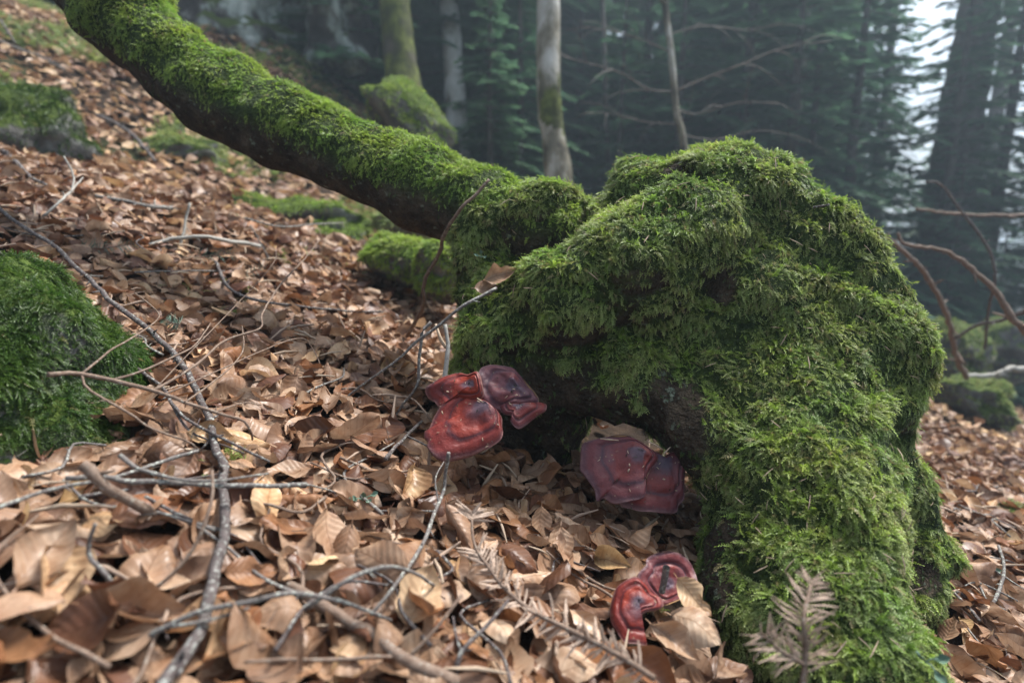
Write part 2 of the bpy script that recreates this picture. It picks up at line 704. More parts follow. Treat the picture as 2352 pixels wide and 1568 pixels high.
def star(seed, n=16, mat=None):
    """upright moss shoot with whorled narrow leaves"""
    r = np.random.default_rng(seed)
    V, F, T = [], [], []
    for k in range(n):
        a = k * 2.4 + r.uniform(-0.3, 0.3)
        h = 0.15 + 0.75 * k / n
        L = 0.42 * (1 - 0.35 * k / n)
        el = math.radians(20 + 55 * k / n)
        d = np.array([math.sin(el), math.cos(a) * math.cos(el), math.sin(a) * math.cos(el)])
        sd = norm(np.cross(d, [1, 0.02, 0.01]))
        b = np.array([h, 0, 0])
        m = b + d * L * 0.5
        e = b + d * L + np.array([-0.12 * L, 0, 0])
        i = len(V)
        V.extend([b, m + sd * 0.035, e, m - sd * 0.035])
        T.extend([h * 0.6, 0.3 + 0.5 * h, 0.5 + 0.5 * h, 0.3 + 0.5 * h])
        F += [[i, i + 1, i + 2], [i, i + 2, i + 3]]
    return mesh('moss_shoot', np.array(V), np.array(F), mat, False, {'tip': np.clip(np.array(T), 0, 1)})


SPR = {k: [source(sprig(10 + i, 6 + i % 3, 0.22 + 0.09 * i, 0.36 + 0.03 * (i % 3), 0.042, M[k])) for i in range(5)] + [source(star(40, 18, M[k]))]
       for k in ('moss', 'moss_bright', 'moss_deep')}


def moss_cover(name, parent, p, n, scale, kind='moss', droop=0.8, lift=0.55, star_frac=0.08, clump=16.0, label=None):
    """a coat of sprigs at points p with normals n: they stand on top surfaces and hang on the sides"""
    m = len(p)
    nz = n[:, 2]
    rnd = RNG.normal(size=(m, 3))
    down = np.array([0, 0, -1.0])
    tang = down - n * (n @ down)[:, None]
    wob = np.stack([vnoise(p * clump, 61), vnoise(p * clump, 62), vnoise(p * clump, 63)], -1)
    steep = 1 - np.clip(nz, 0, 1)
    d = n * lift + tang * (droop * (0.35 + steep))[:, None] + rnd * 0.33 + wob * 0.75
    d = norm(d)
    nn = norm(n + rnd[:, ::-1] * 0.35 + np.array([0, 0, 0.3]))
    X, Y, Z = frame(d, nn)
    eul = euler_from_axes(X, Y, Z)
    cl = 0.75 + 0.45 * (0.5 + 0.5 * vnoise(p * clump * 0.8, 71))
    scl = scale * cl * RNG.uniform(0.65, 1.25, m)
    idx = RNG.integers(0, 5, m)
    idx = np.where(RNG.random(m) < star_frac, 5, idx)
    off = np.array(parent.location) if parent is not None else 0.0
    return scatter(name, p - n * 0.004 - off, eul, scl, idx.astype(float), SPR[kind], parent, label)


# ================================================================== THE SETTING: ground
def graded(n, near, far):
    t = np.linspace(-1, 1, n)
    return np.sign(t) * (near * np.abs(t) + (far - near) * np.abs(t) ** 4.0)


gx = graded(261, 5.5, 95.0)
gy = graded(261, 5.5, 95.0) + 1.2
GX, GY = np.meshgrid(gx, gy, indexing='ij')
gv = np.stack([GX, GY, gz(GX, GY)], -1).reshape(-1, 3)
ng = len(gx)
gi_ = np.arange(ng - 1)[:, None] * ng + np.arange(ng - 1)[None, :]
gf = np.stack([gi_, gi_ + ng, gi_ + ng + 1, gi_ + 1], -1).reshape(-1, 4)
ground = obj('ground', mesh('ground', gv, gf, M['soil']))
ground['kind'] = 'structure'

# ================================================================== THE LEANING TREE: arched root stump and trunk
def px_m(r, d):
    return r * d / FPX


ROOT = [  # chains of (px, py, depth, radius px)
    [(1150, 760, 1.06, 96), (1300, 690, 1.03, 118), (1450, 620, 1.01, 130), (1580, 535, 1.02, 122), (1660, 482, 1.04, 112)],   # ridge climbing to the crown
    [(1640, 490, 1.05, 118), (1740, 462, 1.06, 102)],
    [(1480, 455, 1.13, 98), (1600, 450, 1.13, 98)],                                                                        # hump behind
    [(1730, 480, 1.06, 112), (1840, 590, 1.06, 128), (1928, 700, 1.05, 128), (1970, 830, 1.02, 120), (1962, 960, 0.99, 110)],
    [(1500, 740, 1.08, 150), (1700, 720, 1.08, 180), (1830, 800, 1.04, 170)],
    [(1270, 840, 1.06, 88), (1450, 862, 1.02, 100), (1620, 880, 1.00, 112), (1800, 930, 1.0, 160)],                        # lip over the arch
    [(1800, 860, 1.03, 160), (1815, 1000, 0.98, 180), (1822, 1120, 0.92, 192), (1824, 1230, 0.87, 192), (1830, 1340, 0.82, 188), (1845, 1450, 0.78, 192)],
    [(1850, 1400, 0.80, 165), (1930, 1550, 0.74, 165), (2020, 1640, 0.70, 160)],                                           # toe running out towards the camera
    [(1975, 1000, 1.02, 95), (2040, 1150, 1.02, 76), (2102, 1270, 1.00, 74), (2085, 1380, 0.97, 70), (2050, 1480, 0.95, 70)],  # second root behind the leg
    [(1250, 870, 1.06, 92), (1330, 895, 1.04, 76)],
    [(1540, 930, 0.99, 80), (1620, 1010, 0.95, 90)],
    [(1170, 760, 1.08, 96), (1130, 860, 1.14, 100), (1150, 980, 1.20, 105), (1150, 1100, 1.25, 100)],                      # root into the slope
    [(1290, 860, 1.10, 90), (1250, 960, 1.16, 90), (1190, 1050, 1.2, 90)],
    [(1330, 560, 1.13, 92), (1230, 520, 1.15, 92), (1120, 520, 1.17, 96)],                                                 # neck to the trunk
    [(1120, 560, 1.17, 60), (1110, 660, 1.14, 70), (1150, 740, 1.10, 80)],
]


def root_sdf(p):
    d = None
    for ch in ROOT:
        for a, b in zip(ch[:-1], ch[1:]):
            c = cone_d(p, P(*a[:3]), P(*b[:3]), px_m(a[3], a[2]), px_m(b[3], b[2]))
            d = c if d is None else smin(d, c, 0.045)
    d = d + 0.004
    # hollows: the dark hole, the gully by the neck, the pocket beside the hump
    for (x, y, dd, r) in ((1655, 655, 0.93, 34), (1640, 690, 0.94, 26), (1300, 540, 1.035, 44), (1250, 560, 1.04, 36), (1330, 480, 1.06, 44), (1500, 425, 1.01, 46), (1560, 400, 1.01, 36),
                          (1285, 880, 0.955, 40), (1440, 1040, 0.97, 60), (2085, 1010, 0.93, 40)):
        c = -(np.linalg.norm(p - P(x, y, dd), axis=1) - px_m(r, dd))
        d = -smin(-d, -c, 0.02)
    n = 0.018 * vnoise(p * 10, 21) + 0.010 * vnoise(p * 22, 22) + 0.006 * vnoise(p * 55, 23)
    return d - n


RV, RF = surface_nets(root_sdf, (-0.36, 0.45, -0.45), (0.95, 1.42, 0.98), 0.0095)
# every point of the coat knows whether it is bare bark
def grad(f, p, e=0.006):
    g = np.zeros_like(p)
    for k in range(3):
        q = p.copy(); q[:, k] += e
        r = p.copy(); r[:, k] -= e
        g[:, k] = f(q) - f(r)
    return norm(g)


def root_bare(p, n):
    """1 = moss, 0 = bare wood"""
    m = smooth(-0.62, -0.18, n[:, 2] + 0.30 * vnoise(p * 9, 31))
    for (x, y, dd, r) in ((1290, 540, 1.04, 62), (1240, 520, 1.05, 42), (1310, 575, 1.03, 40), (1550, 395, 1.03, 30), (1655, 660, 0.95, 44), (1540, 975, 0.93, 105), (1420, 930, 0.97, 62), (1560, 1050, 0.92, 70),
                          (1640, 1230, 0.83, 62), (1650, 1340, 0.80, 62), (1600, 1150, 0.85, 50), (2090, 1240, 0.93, 60), (2130, 1330, 0.93, 40), (1660, 1420, 0.79, 40), (1300, 920, 1.0, 95), (1380, 950, 1.0, 80), (1180, 1000, 1.08, 150)):
        q = np.linalg.norm(p - P(x, y, dd), axis=1) / px_m(r, dd)
        m = m * smooth(0.75, 1.2, q + 0.35 * vnoise(p * 28, 33))
    return m


rg = grad(root_sdf, RV)
rmoss = root_bare(RV, rg)
TREE = empty('leaning_beech_tree', tuple(P(1500, 1000, 1.0) * np.array([1, 1, 0]) + np.array([0, 0, float(gz(0.25, 1.0))])))
tag(TREE, 'leaning beech tree on an arched root stump, thickly coated in green moss', 'tree')
obj('root_stump', mesh('root_stump', rel(TREE, RV), RF, M['mossy_bark'], True, {'moss': rmoss}), TREE)

pp, nn_, fi = sample_faces(RV, RF, 260000)
gg = grad(root_sdf, pp)
mm = root_bare(pp, gg)
toCam = norm(CAM - pp)
face = np.einsum('ij,ij->i', gg, toCam)
above = pp[:, 2] > gz(pp[:, 0], pp[:, 1]) - 0.01
thin = 0.24 + 0.76 * smooth(-0.42, 0.10, 0.5 * vnoise(pp * 10, 21) + 0.9 * vnoise(pp * 22, 22) + 0.45 * vnoise(pp * 40, 36))
keep = (RNG.random(len(pp)) < mm * thin * np.where(face > -0.25, 1.0, 0.35)) & above
pk, gk = pp[keep], gg[keep]
print('root moss', len(pk))
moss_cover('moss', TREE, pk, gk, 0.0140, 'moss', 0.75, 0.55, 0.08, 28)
kb = RNG.random(len(pp)) < (0.09 * smooth(0.25, 0.9, vnoise(pp * 7, 37)) + 0.16 * smooth(0.35, 0.9, gg[:, 2])) * mm * (pp[:, 2] > gz(pp[:, 0], pp[:, 1]))  # upward faces get more bright moss: top light put into the colour
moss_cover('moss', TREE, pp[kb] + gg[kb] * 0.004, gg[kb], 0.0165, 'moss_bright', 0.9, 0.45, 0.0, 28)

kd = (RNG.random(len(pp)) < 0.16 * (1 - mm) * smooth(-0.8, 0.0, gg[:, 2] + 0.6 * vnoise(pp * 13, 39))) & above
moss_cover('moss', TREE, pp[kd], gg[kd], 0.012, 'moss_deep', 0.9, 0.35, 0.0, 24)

# trunk
TR = [(1330, 545, 1.13, 84), (1230, 525, 1.15, 92), (1130, 492, 1.17, 98), (1000, 442, 1.21, 96), (860, 385, 1.26, 96), (700, 318, 1.31, 98), (560, 252, 1.35, 98), (440, 178, 1.38, 101),
      (330, 85, 1.40, 108), (245, -20, 1.41, 112), (170, -150, 1.42, 110), (110, -300, 1.43, 105), (70, -480, 1.44, 100), (50, -700, 1.45, 92), (40, -1000, 1.46, 80), (60, -1400, 1.48, 60)]
tc = catmull([P(*a[:3]) for a in TR], 150)
tr = catmull([[px_m(a[3], a[2]), 0, 0] for a in TR], 150)[:, 0]


def trunk_surface(pts, rad, sides, seed, amp):
    v, f = tube(pts, rad, sides, False)
    c = np.repeat(pts, sides, 0)
    n = norm(v - c)
    r = np.repeat(rad, sides)
    v = v + n * (r * amp * (fbm(v * 6.0, 3, seed) + 0.6 * vnoise(v * 21, seed + 5)))[:, None]
    return v, f, n


tr = tr * (0.95 + 0.05 * np.sin(np.arange(150) * 0.23) + 0.04 * np.sin(np.arange(150) * 0.61 + 1))
TV, TF, TN = trunk_surface(tc, tr, 40, 41, 0.125)


def trunk_moss(p, n):
    # the coat sits on the upper half and breaks up down the flank
    u = n[:, 2] - 0.28 * n[:, 1]
    hi = smooth(0.55, 1.3, p[:, 2])
    return smooth(-0.22, 0.28, u + 0.34 * vnoise(p * 7, 51) + 0.16 * vnoise(p * 23, 52) - 0.20 * hi)


tm = trunk_moss(TV, TN)
obj('trunk', mesh('trunk', rel(TREE, TV), TF, M['mossy_bark'], True, {'moss': tm}), TREE)
pp, nn_, fi = sample_faces(TV, TF, 330000)
fi = fi[pp[:, 2] < 1.45]
pp = pp[pp[:, 2] < 1.45]
nt = TN[TF[fi, 0]]
mm = trunk_moss(pp, nt)
face = np.einsum('ij,ij->i', nt, norm(CAM - pp))
inroot = root_sdf(pp) < -0.012
vis = (pp[:, 2] < 1.45)
thin = 0.30 + 0.70 * smooth(-0.40, 0.10, vnoise(pp * 19, 55) + 0.5 * vnoise(pp * 43, 56))
keep = (RNG.random(len(pp)) < mm * thin * np.where(face > -0.3, 0.62, 0.2)) & ~inroot & vis
print('trunk moss', keep.sum())
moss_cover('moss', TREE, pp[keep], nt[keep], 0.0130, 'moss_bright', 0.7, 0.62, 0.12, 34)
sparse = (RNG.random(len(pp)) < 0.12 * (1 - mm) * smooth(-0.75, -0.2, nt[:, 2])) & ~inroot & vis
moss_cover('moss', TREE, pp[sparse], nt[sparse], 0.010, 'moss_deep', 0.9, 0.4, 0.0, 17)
# bare limbs above the picture
for k, (i, dx, dy, dz) in enumerate(((120, -0.7, 0.35, 0.8), (131, 0.5, 0.55, 0.9), (140, -0.35, -0.3, 0.9), (147, 0.2, 0.2, 1.0))):
    a = tc[i]
    pts = catmull([a, a + np.array([dx, dy, dz]) * 0.5 + [0, 0, -0.05], a + np.array([dx, dy, dz]) * 1.2, a + np.array([dx, dy, dz * 1.15]) * 1.9], 16)
    v, f = tube(pts, np.linspace(tr[i] * 0.55, 0.008, 16), 8, True, 0.1, k)
    mb = MB().add(v, f)
    obj('limb', mb.mesh('limb', M['twig_grey']), TREE).location = -np.array(TREE.location)


def root_hit(px, py, lo=0.5, hi=1.6):
    d = ray(px, py)
    t = np.linspace(lo, hi, 450)
    s_ = root_sdf(CAM + d * t[:, None]) < 0
    return float(t[np.argmax(s_)]) if s_.any() else None


# ================================================================== ROCKS AND MOSSY MOUNDS
def blob(center, radii, seed, amp=0.18, freq=1.6, nu=44, nv=26, power=2.0, rot=0.0, tilt=0.0):
    th = np.linspace(0, 2 * math.pi, nu, endpoint=False)
    ph = np.linspace(-math.pi / 2, math.pi / 2, nv)
    T, Ph = np.meshgrid(th, ph)
    d = np.stack([np.cos(Ph) * np.cos(T), np.cos(Ph) * np.sin(T), np.sin(Ph)], -1)
    k = (np.abs(d) ** power).sum(-1) ** (-1.0 / power)
    r = k * (1 + amp * fbm(d * freq + seed * 3.7, 4, seed))
    v = d * r[..., None] * np.array(radii)
    cr, sr = math.cos(tilt), math.sin(tilt)
    v = np.stack([v[..., 0] * cr + v[..., 2] * sr, v[..., 1], -v[..., 0] * sr + v[..., 2] * cr], -1)
    c, s_ = math.cos(rot), math.sin(rot)
    v = np.stack([v[..., 0] * c - v[..., 1] * s_, v[..., 0] * s_ + v[..., 1] * c, v[..., 2]], -1)
    v = v.reshape(-1, 3) + np.asarray(center)
    i = np.arange(nv - 1)[:, None] * nu
    j = np.arange(nu)[None, :]
    q = (j + 1) % nu
    f = np.stack([i + j, i + q, i + nu + q, i + nu + j], -1).reshape(-1, 4)
    return v, f


s = NT('mossy_rock')
pos = object_coords(s)
nz = s.n('SeparateXYZ')
s.l(s.n('NewGeometry').outputs['Normal'], nz.inputs[0])
cr_ = s.ramp(s.noise(5, 6, 0.65, pos), [(0.3, (0.05, 0.05, 0.047)), (0.5, (0.13, 0.125, 0.115)), (0.65, (0.24, 0.25, 0.235)), (0.78, (0.40, 0.43, 0.39))])
mk = s.math('ADD', nz.outputs[2], s.math('MULTIPLY', s.math('SUBTRACT', s.noise(4, 5, 0.6, pos), 0.5), 2.6))
cm_ = s.ramp(s.noise(40, 4, 0.6, pos), [(0.3, (0.028, 0.050, 0.010)), (0.7, (0.105, 0.150, 0.028))])
s.base(s.mix(s.rng(mk, 0.25, 0.45), cr_, cm_), 0.9, 0.2)
s.bump(s.noise(16, 6, 0.7, pos), 1.0, 0.05)
M['rock'] = s.m

s = NT('crag_rock')
pos = object_coords(s)
mp = s.n('Mapping')
mp.inputs['Scale'].default_value = (1.0, 1.0, 0.6)
s.l(pos, mp.inputs[0])
nz = s.n('SeparateXYZ')
s.l(s.n('NewGeometry').outputs['Normal'], nz.inputs[0])
n0 = s.noise(3.4, 6, 0.62, mp.outputs[0])
cr_ = s.ramp(n0, [(0.30, (0.012, 0.012, 0.011)), (0.46, (0.045, 0.040, 0.036)), (0.51, (0.10, 0.095, 0.085)), (0.56, (0.26, 0.30, 0.27)), (0.66, (0.46, 0.50, 0.46)), (0.8, (0.10, 0.09, 0.075))])
mk = s.math('ADD', nz.outputs[2], s.math('MULTIPLY', s.math('SUBTRACT', s.noise(2.6, 5, 0.6, pos), 0.5), 2.2))
s.base(s.mix(s.rng(mk, 0.35, 0.55), cr_, (0.060, 0.085, 0.018)), 0.9, 0.2)
s.bump(n0, 1.0, 0.15)
M['crag'] = s.m


def mossy_mound(name, label, cat, center, radii, seed, n, scale, kind, amp=0.16, freq=1.6, cover=0.95, power=2.0, rot=0.0, tilt=0.0, group=None, nzmin=-0.4):
    center = np.asarray(center, float)
    e = empty(name, tuple(center))
    tag(e, label, cat, group)
    v, f = blob(center, radii, seed, amp, freq, 44, 26, power, rot, tilt)
    obj('rock', mesh('rock', v - center, f, M['rock']), e)
    p, nn, fi = sample_faces(v, f, n)
    nn = np.where((np.einsum('ij,ij->i', nn, p - center) < 0)[:, None], -nn, nn)
    k = (RNG.random(n) < cover * smooth(nzmin, nzmin + 0.5, nn[:, 2] + 0.35 * vnoise(p / max(radii) * 2.2, seed + 2))) & (p[:, 2] > gz(p[:, 0], p[:, 1]) - 0.01)
    moss_cover('moss', e, p[k], nn[k], scale, kind, 0.7, 0.6, 0.1, 4.0 / max(radii))
    return e


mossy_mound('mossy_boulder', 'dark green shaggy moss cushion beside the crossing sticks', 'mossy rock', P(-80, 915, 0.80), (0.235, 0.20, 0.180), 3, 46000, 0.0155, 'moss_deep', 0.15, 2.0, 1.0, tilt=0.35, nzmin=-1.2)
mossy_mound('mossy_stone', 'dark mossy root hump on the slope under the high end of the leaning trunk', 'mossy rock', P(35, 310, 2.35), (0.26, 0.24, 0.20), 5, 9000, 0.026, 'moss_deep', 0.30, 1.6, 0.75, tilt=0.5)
mossy_mound('mossy_stone', 'bright green mossy stone just behind the neck of the leaning trunk', 'mossy rock', P(940, 600, 1.95), (0.155, 0.15, 0.085), 8, 8000, 0.020, 'moss_bright', 0.18, 1.6, 1.0, tilt=0.25)
mossy_mound('mossy_stone', 'yellow green mossy stone tucked against the side of the stump', 'mossy rock', P(1020, 625, 1.75), (0.095, 0.10, 0.095), 9, 6000, 0.018, 'moss_bright', 0.2, 1.6, 1.0, tilt=0.5)
mossy_mound('mossy_stone', 'small mossy stone showing below the dark underside of the trunk', 'mossy rock', P(930, 515, 2.45), (0.15, 0.14, 0.07), 12, 4500, 0.022, 'moss', 0.2, 1.6, 1.0)
mossy_mound('mossy_boulder', 'pointed yellow green mossy boulder behind the leaning trunk', 'mossy rock', P(945, 298, 3.1), (0.31, 0.22, 0.19), 14, 11000, 0.020, 'moss_bright', 0.30, 1.5, 0.95, 1.35, tilt=0.72)
mossy_mound('moss_cushion', 'low bright moss cushion among the leaves below the trunk', 'moss', PG(670, 505) + [0, 0, 0.0], (0.32, 0.20, 0.11), 16, 6500, 0.022, 'moss_bright', 0.3, 2.0, 0.8)
mossy_mound('moss_cushion', 'moss cushion with a bare twig across it below the trunk', 'moss', PG(755, 545) + [0, 0, 0.0], (0.15, 0.12, 0.085), 17, 3000, 0.020, 'moss_bright', 0.3, 2.0, 0.8)
mossy_mound('moss_cushion', 'small moss tuft high on the leafy slope under the trunk', 'moss', PG(400, 352) + [0, 0, -0.02], (0.25, 0.2, 0.11), 18, 3500, 0.028, 'moss', 0.3, 2.0, 0.8)
mossy_mound('mossy_stone', 'rounded mossy stone on the leafy slope at the foot of the arching bare branch', 'mossy rock', P(2232, 925, 3.2), (0.18, 0.17, 0.125), 21, 6500, 0.020, 'moss', 0.45, 1.9, 0.9, tilt=0.5)
mossy_mound('mossy_stone', 'mossy boulder beyond the bare branches near the forest edge', 'mossy rock', P(2275, 800, 5.6), (0.42, 0.35, 0.26), 22, 6500, 0.036, 'moss', 0.45, 1.9, 0.9)
mossy_mound('mossy_stone', 'mossy hump half hidden by the shaggy side of the stump', 'mossy rock', P(2155, 815, 4.4), (0.30, 0.35, 0.22), 23, 6500, 0.032, 'moss', 0.45, 1.9, 0.9)
mossy_mound('moss_cushion', 'flat moss cushion among pale leaves beyond the stump foot', 'moss', PG(2290, 1165) + [0, 0, -0.015], (0.09, 0.07, 0.035), 24, 2000, 0.016, 'moss', 0.3, 2.0, 0.85)

CRAG = empty('crag', tuple(P(640, 140, 6.4)))
tag(CRAG, 'lichen streaked rock crag with mossy ledges above the leafy slope', 'rock')
for k, (px, py, d, rx, ry, rz, sd) in enumerate(((500, 20, 5.9, 0.62, 0.6, 0.80, 31), (640, -10, 6.1, 0.62, 0.6, 0.95, 32), (765, 75, 5.9, 0.34, 0.5, 0.50, 33), (420, 90, 5.8, 0.40, 0.4, 0.5, 34), (600, 130, 5.7, 0.5, 0.35, 0.26, 35),
                                                 (560, -120, 7.0, 0.9, 0.7, 0.8, 36), (845, 70, 6.9, 0.25, 0.3, 0.40, 38))):
    v, f = blob(P(px, py, d), (rx, ry, rz), sd, 0.34, 1.5, 60, 36, 3.4, 0.3 * k)
    obj('block', mesh('block', rel(CRAG, v), f, M['crag']), CRAG)

# ================================================================== TREES OF THE BACKGROUND
def beech_mat(name, stops):
  s = NT(name)
  pos = object_coords(s)
  nrm = s.n('SeparateXYZ')
  s.l(s.n('NewGeometry').outputs['Normal'], nrm.inputs[0])
  mp = s.n('Mapping')
  mp.inputs['Scale'].default_value = (1.0, 1.0, 0.55)
  s.l(pos, mp.inputs[0])
  cb = s.ramp(s.noise(5.0, 5, 0.6, mp.outputs[0]), stops)
  cg = s.ramp(s.noise(9, 5, 0.7, pos), [(0.36, (0.022, 0.022, 0.010)), (0.5, (0.055, 0.066, 0.014)), (0.66, (0.120, 0.145, 0.030))])
  mo = s.math('ADD', s.noise(2.3, 4, 0.6, pos), s.math('MULTIPLY', s.attr('moss'), 0.5))
  s.base(s.mix(s.rng(mo, 0.78, 0.90), cb, cg), 0.85, 0.2)
  s.bump(s.noise(26, 5, 0.65, mp.outputs[0]), 0.5, 0.02)
  return s.m


M['beech'] = beech_mat('beech_bark', [(0.36, (0.045, 0.040, 0.028)), (0.48, (0.16, 0.145, 0.105)), (0.58, (0.34, 0.33, 0.29)), (0.70, (0.46, 0.46, 0.43)), (0.8, (0.12, 0.11, 0.08))])
M['pale_bark'] = beech_mat('pale_bark', [(0.36, (0.10, 0.09, 0.07)), (0.44, (0.36, 0.36, 0.33)), (0.58, (0.58, 0.58, 0.56)), (0.70, (0.50, 0.50, 0.48)), (0.8, (0.15, 0.14, 0.11))])
M['dark_bark'] = beech_mat('dark_bark', [(0.36, (0.018, 0.015, 0.010)), (0.5, (0.050, 0.044, 0.030)), (0.66, (0.10, 0.09, 0.065)), (0.8, (0.03, 0.026, 0.02))])
M['fir_bark'] = make_bark('fir_bark', (0.06, 0.05, 0.042), (0.16, 0.14, 0.125), (0.20, 0.205, 0.19), 0.60, 7)
M['dead_branch'] = make_bark('dead_branch', (0.11, 0.095, 0.080), (0.20, 0.18, 0.155), None, 0.6, 20)


def to_ground(pts):
    a, b = pts[0], pts[1]
    d = norm(a - b)
    d = norm(d * 0.6 + np.array([0, 0, -0.4]))
    for t in np.linspace(0, 12, 800):
        q = a + d * t
        if q[2] < float(gz(q[0], q[1])) - 0.06:
            break
    return np.vstack([q, pts]) if t > 0.02 else pts


def bare_tree(name, label, pxs, d, w, mat, moss=0.5, height=7.5, flare=1.35, branches=(), limbs=4, seed=0, moss_band=None):
    pts = np.array([P(x, y, d) for x, y in pxs])
    pts = to_ground(pts)
    top = pts[-1]
    dirv = norm(pts[-1] - pts[-2]) * 0.5 + np.array([0, 0, 0.5])
    while top[2] < height:
        top = top + norm(dirv) * 1.3 + np.array([0.06 * math.sin(seed + top[2]), 0.05 * math.cos(seed * 2 + top[2]), 0])
        pts = np.vstack([pts, top])
    n = 70
    c = catmull(pts, n)
    hgt = (c[:, 2] - c[0, 2]) / (c[-1, 2] - c[0, 2])
    r = px_m(w / 2, d) * (1 + (flare - 1) * np.exp(-hgt * 22)) * (1 - 0.62 * hgt)
    sides = 20
    v, f = tube(c, r, sides, False)
    nr = norm(v - np.repeat(c, sides, 0))
    v = v + nr * (np.repeat(r, sides) * 0.12 * fbm(v * 5, 3, seed))[:, None]
    base = c[0]
    e = empty(name, tuple(base))
    tag(e, label, 'tree', None)
    mv = np.full(len(v), moss)
    if moss_band is not None:
        px_, py_, _ = proj(v)
        mv = moss * 0.4 + smooth(moss_band[0] - 40, moss_band[0] + 110, py_) * np.where((py_ < moss_band[1] + (px_ - pxs[0][0]) * 0.5), 0.9 * smooth(-0.5, 0.2, nr[:, 0] * 0.6 - nr[:, 1] * 0.3 + 0.4) , 0)
    obj('trunk', mesh('trunk', v - base, f, mat, True, {'moss': mv}), e)
    rr = np.random.default_rng(seed + 100)
    for k in range(limbs):
        i = int(n * (0.60 + 0.38 * k / max(limbs, 1)))
        a = c[i]
        az = rr.uniform(0, 2 * math.pi)
        L = rr.uniform(1.0, 2.0)
        q = catmull([a, a + L * 0.4 * np.array([math.cos(az), math.sin(az), 0.5]), a + L * np.array([math.cos(az + 0.3), math.sin(az + 0.3), 1.0])], 10)
        vv, ff = tube(q, np.linspace(r[i] * 0.6, 0.008, 10), 7, True)
        obj('limb', MB().add(vv - base, ff).mesh('limb', mat), e)
    for bl in branches:
        q = np.array([P(x, y, dd) for x, y, dd in bl[0]])
        q = catmull(q, 14)
        vv, ff = tube(q, np.linspace(bl[1], bl[1] * 0.3, 14), 5, True)
        mb = MB().add(vv - base, ff)
        for t in range(3, 13, 2):                      # fine side twigs
            a = q[t]
            dv = norm(q[min(t + 1, 13)] - q[t - 1])
            sd_ = norm(dv * 0.8 + rr.normal(size=3) * 0.5 + np.array([0, 0, 0.1]))
            L = rr.uniform(0.15, 0.40)
            w2, f2 = tube(catmull([a, a + sd_ * L * 0.5, a + sd_ * L + np.array([0, 0, -0.06])], 6), np.linspace(bl[1] * 0.5, bl[1] * 0.2, 6), 4, True)
            mb.add(w2 - base, f2)
        obj('branch', mb.mesh('branch', M['dead_branch']), e)
    return e


bare_tree('mossy_tree', 'thick tree trunk wrapped in olive moss behind the pointed mossy boulder', [(938, 250), (918, 130), (905, 20), (897, -120)], 5.0, 84, M['dark_bark'], 0.85, seed=2)
bare_tree('beech_tree', 'pale grey lichen covered trunk between the mossy trunk and the kinked beech', [(1048, 285), (1044, 190), (1036, 90), (1028, -60)], 6.3, 52, M['pale_bark'], 0.05, seed=3)
bare_tree('beech_tree', 'kinked slender beech trunk with a moss collar rising behind the moss neck', [(1287, 470), (1281, 390), (1270, 305), (1262, 240), (1259, 130), (1259, 0), (1252, -160)], 3.9, 62, M['beech'], 0.40, seed=5, flare=1.25, moss_band=(140, 305))
bare_tree('sapling', 'thin leaning sapling with drooping dead side branches behind the stump top', [(1572, 350), (1556, 270), (1548, 205), (1541, 120), (1526, 0), (1515, -120)], 4.4, 19, M['beech'], 0.45, height=5.0, limbs=2, seed=7, branches=[
    ([(1545, 210, 4.4), (1490, 205, 4.3), (1420, 165, 4.2), (1330, 140, 4.1), (1290, 130, 4.0)], 0.009),
    ([(1547, 212, 4.4), (1620, 180, 4.3), (1700, 150, 4.1), (1800, 110, 4.0), (1910, 95, 3.9)], 0.009),
    ([(1552, 250, 4.4), (1600, 262, 4.2), (1700, 235, 4.0), (1790, 240, 3.9)], 0.006),
    ([(1541, 120, 4.4), (1470, 90, 4.3), (1400, 70, 4.2), (1330, 60, 4.1)], 0.007),
    ([(1536, 80, 4.4), (1620, 60, 4.3), (1720, 70, 4.2), (1800, 50, 4.1)], 0.006),
    ([(1556, 285, 4.4), (1480, 280, 4.3), (1400, 260, 4.2), (1340, 262, 4.1)], 0.006),
    ([(1560, 310, 4.4), (1640, 320, 4.2), (1740, 300, 4.1), (1820, 310, 4.0)], 0.005)])
for k, (xs, d, w, lb) in enumerate((
        ([(1396, 380), (1390, 200), (1384, 0)], 7.0, 13, 'thin dark pole trunk between the kinked beech and the leaning sapling'),
        ([(1812, 420), (1830, 230), (1852, 0)], 7.5, 30, 'dark conifer trunk behind the top of the stump'),
        ([(1858, 470), (1872, 260), (1890, 0)], 6.8, 17, 'thin dark trunk beside the dark conifer trunk above the stump'),
        ([(1648, 380), (1655, 200), (1662, 0)], 9.0, 22, 'dim slim trunk behind the dead side branches of the sapling'),
        ([(1470, 400), (1466, 200), (1462, 0)], 10.0, 20, 'dim slim trunk far behind the leaning sapling'),
        ([(2010, 520), (2028, 300), (2050, 80)], 9.5, 24, 'dim slim trunk deep in the hazy firs'),
        ([(1150, 330), (1148, 150), (1146, 0)], 11.0, 20, 'dim slim trunk deep between the pale trunk and the kinked beech'),
        ([(2140, 720), (2185, 420), (2232, 120), (2262, -60)], 7.6, 112, 'broad dark conifer trunk standing against the bright sky'),
        ([(2262, 420), (2300, 190), (2338, -40)], 10.0, 42, 'slender dark trunk beside the broad conifer against the bright sky'))):
    bare_tree('conifer_trunk', lb, xs, d, w, M['fir_bark'], 0.0, height=8.0, limbs=3, seed=20 + k)

# ---- firs
s = NT('fir_needles')
pos = object_coords(s)
c = s.mix(s.rng(s.noise(3.0, 3, 0.6, pos), 0.35, 0.68), (0.052, 0.122, 0.068), (0.135, 0.245, 0.125))
c = s.mix(s.rng(s.n('ObjectInfo').outputs['Random'], 0.0, 1.0, 0.0, 0.5), c, (0.045, 0.115, 0.070))
s.base(c, 0.55, 0.35)
s.translucent(c, 0.45)
M['fir'] = s.m


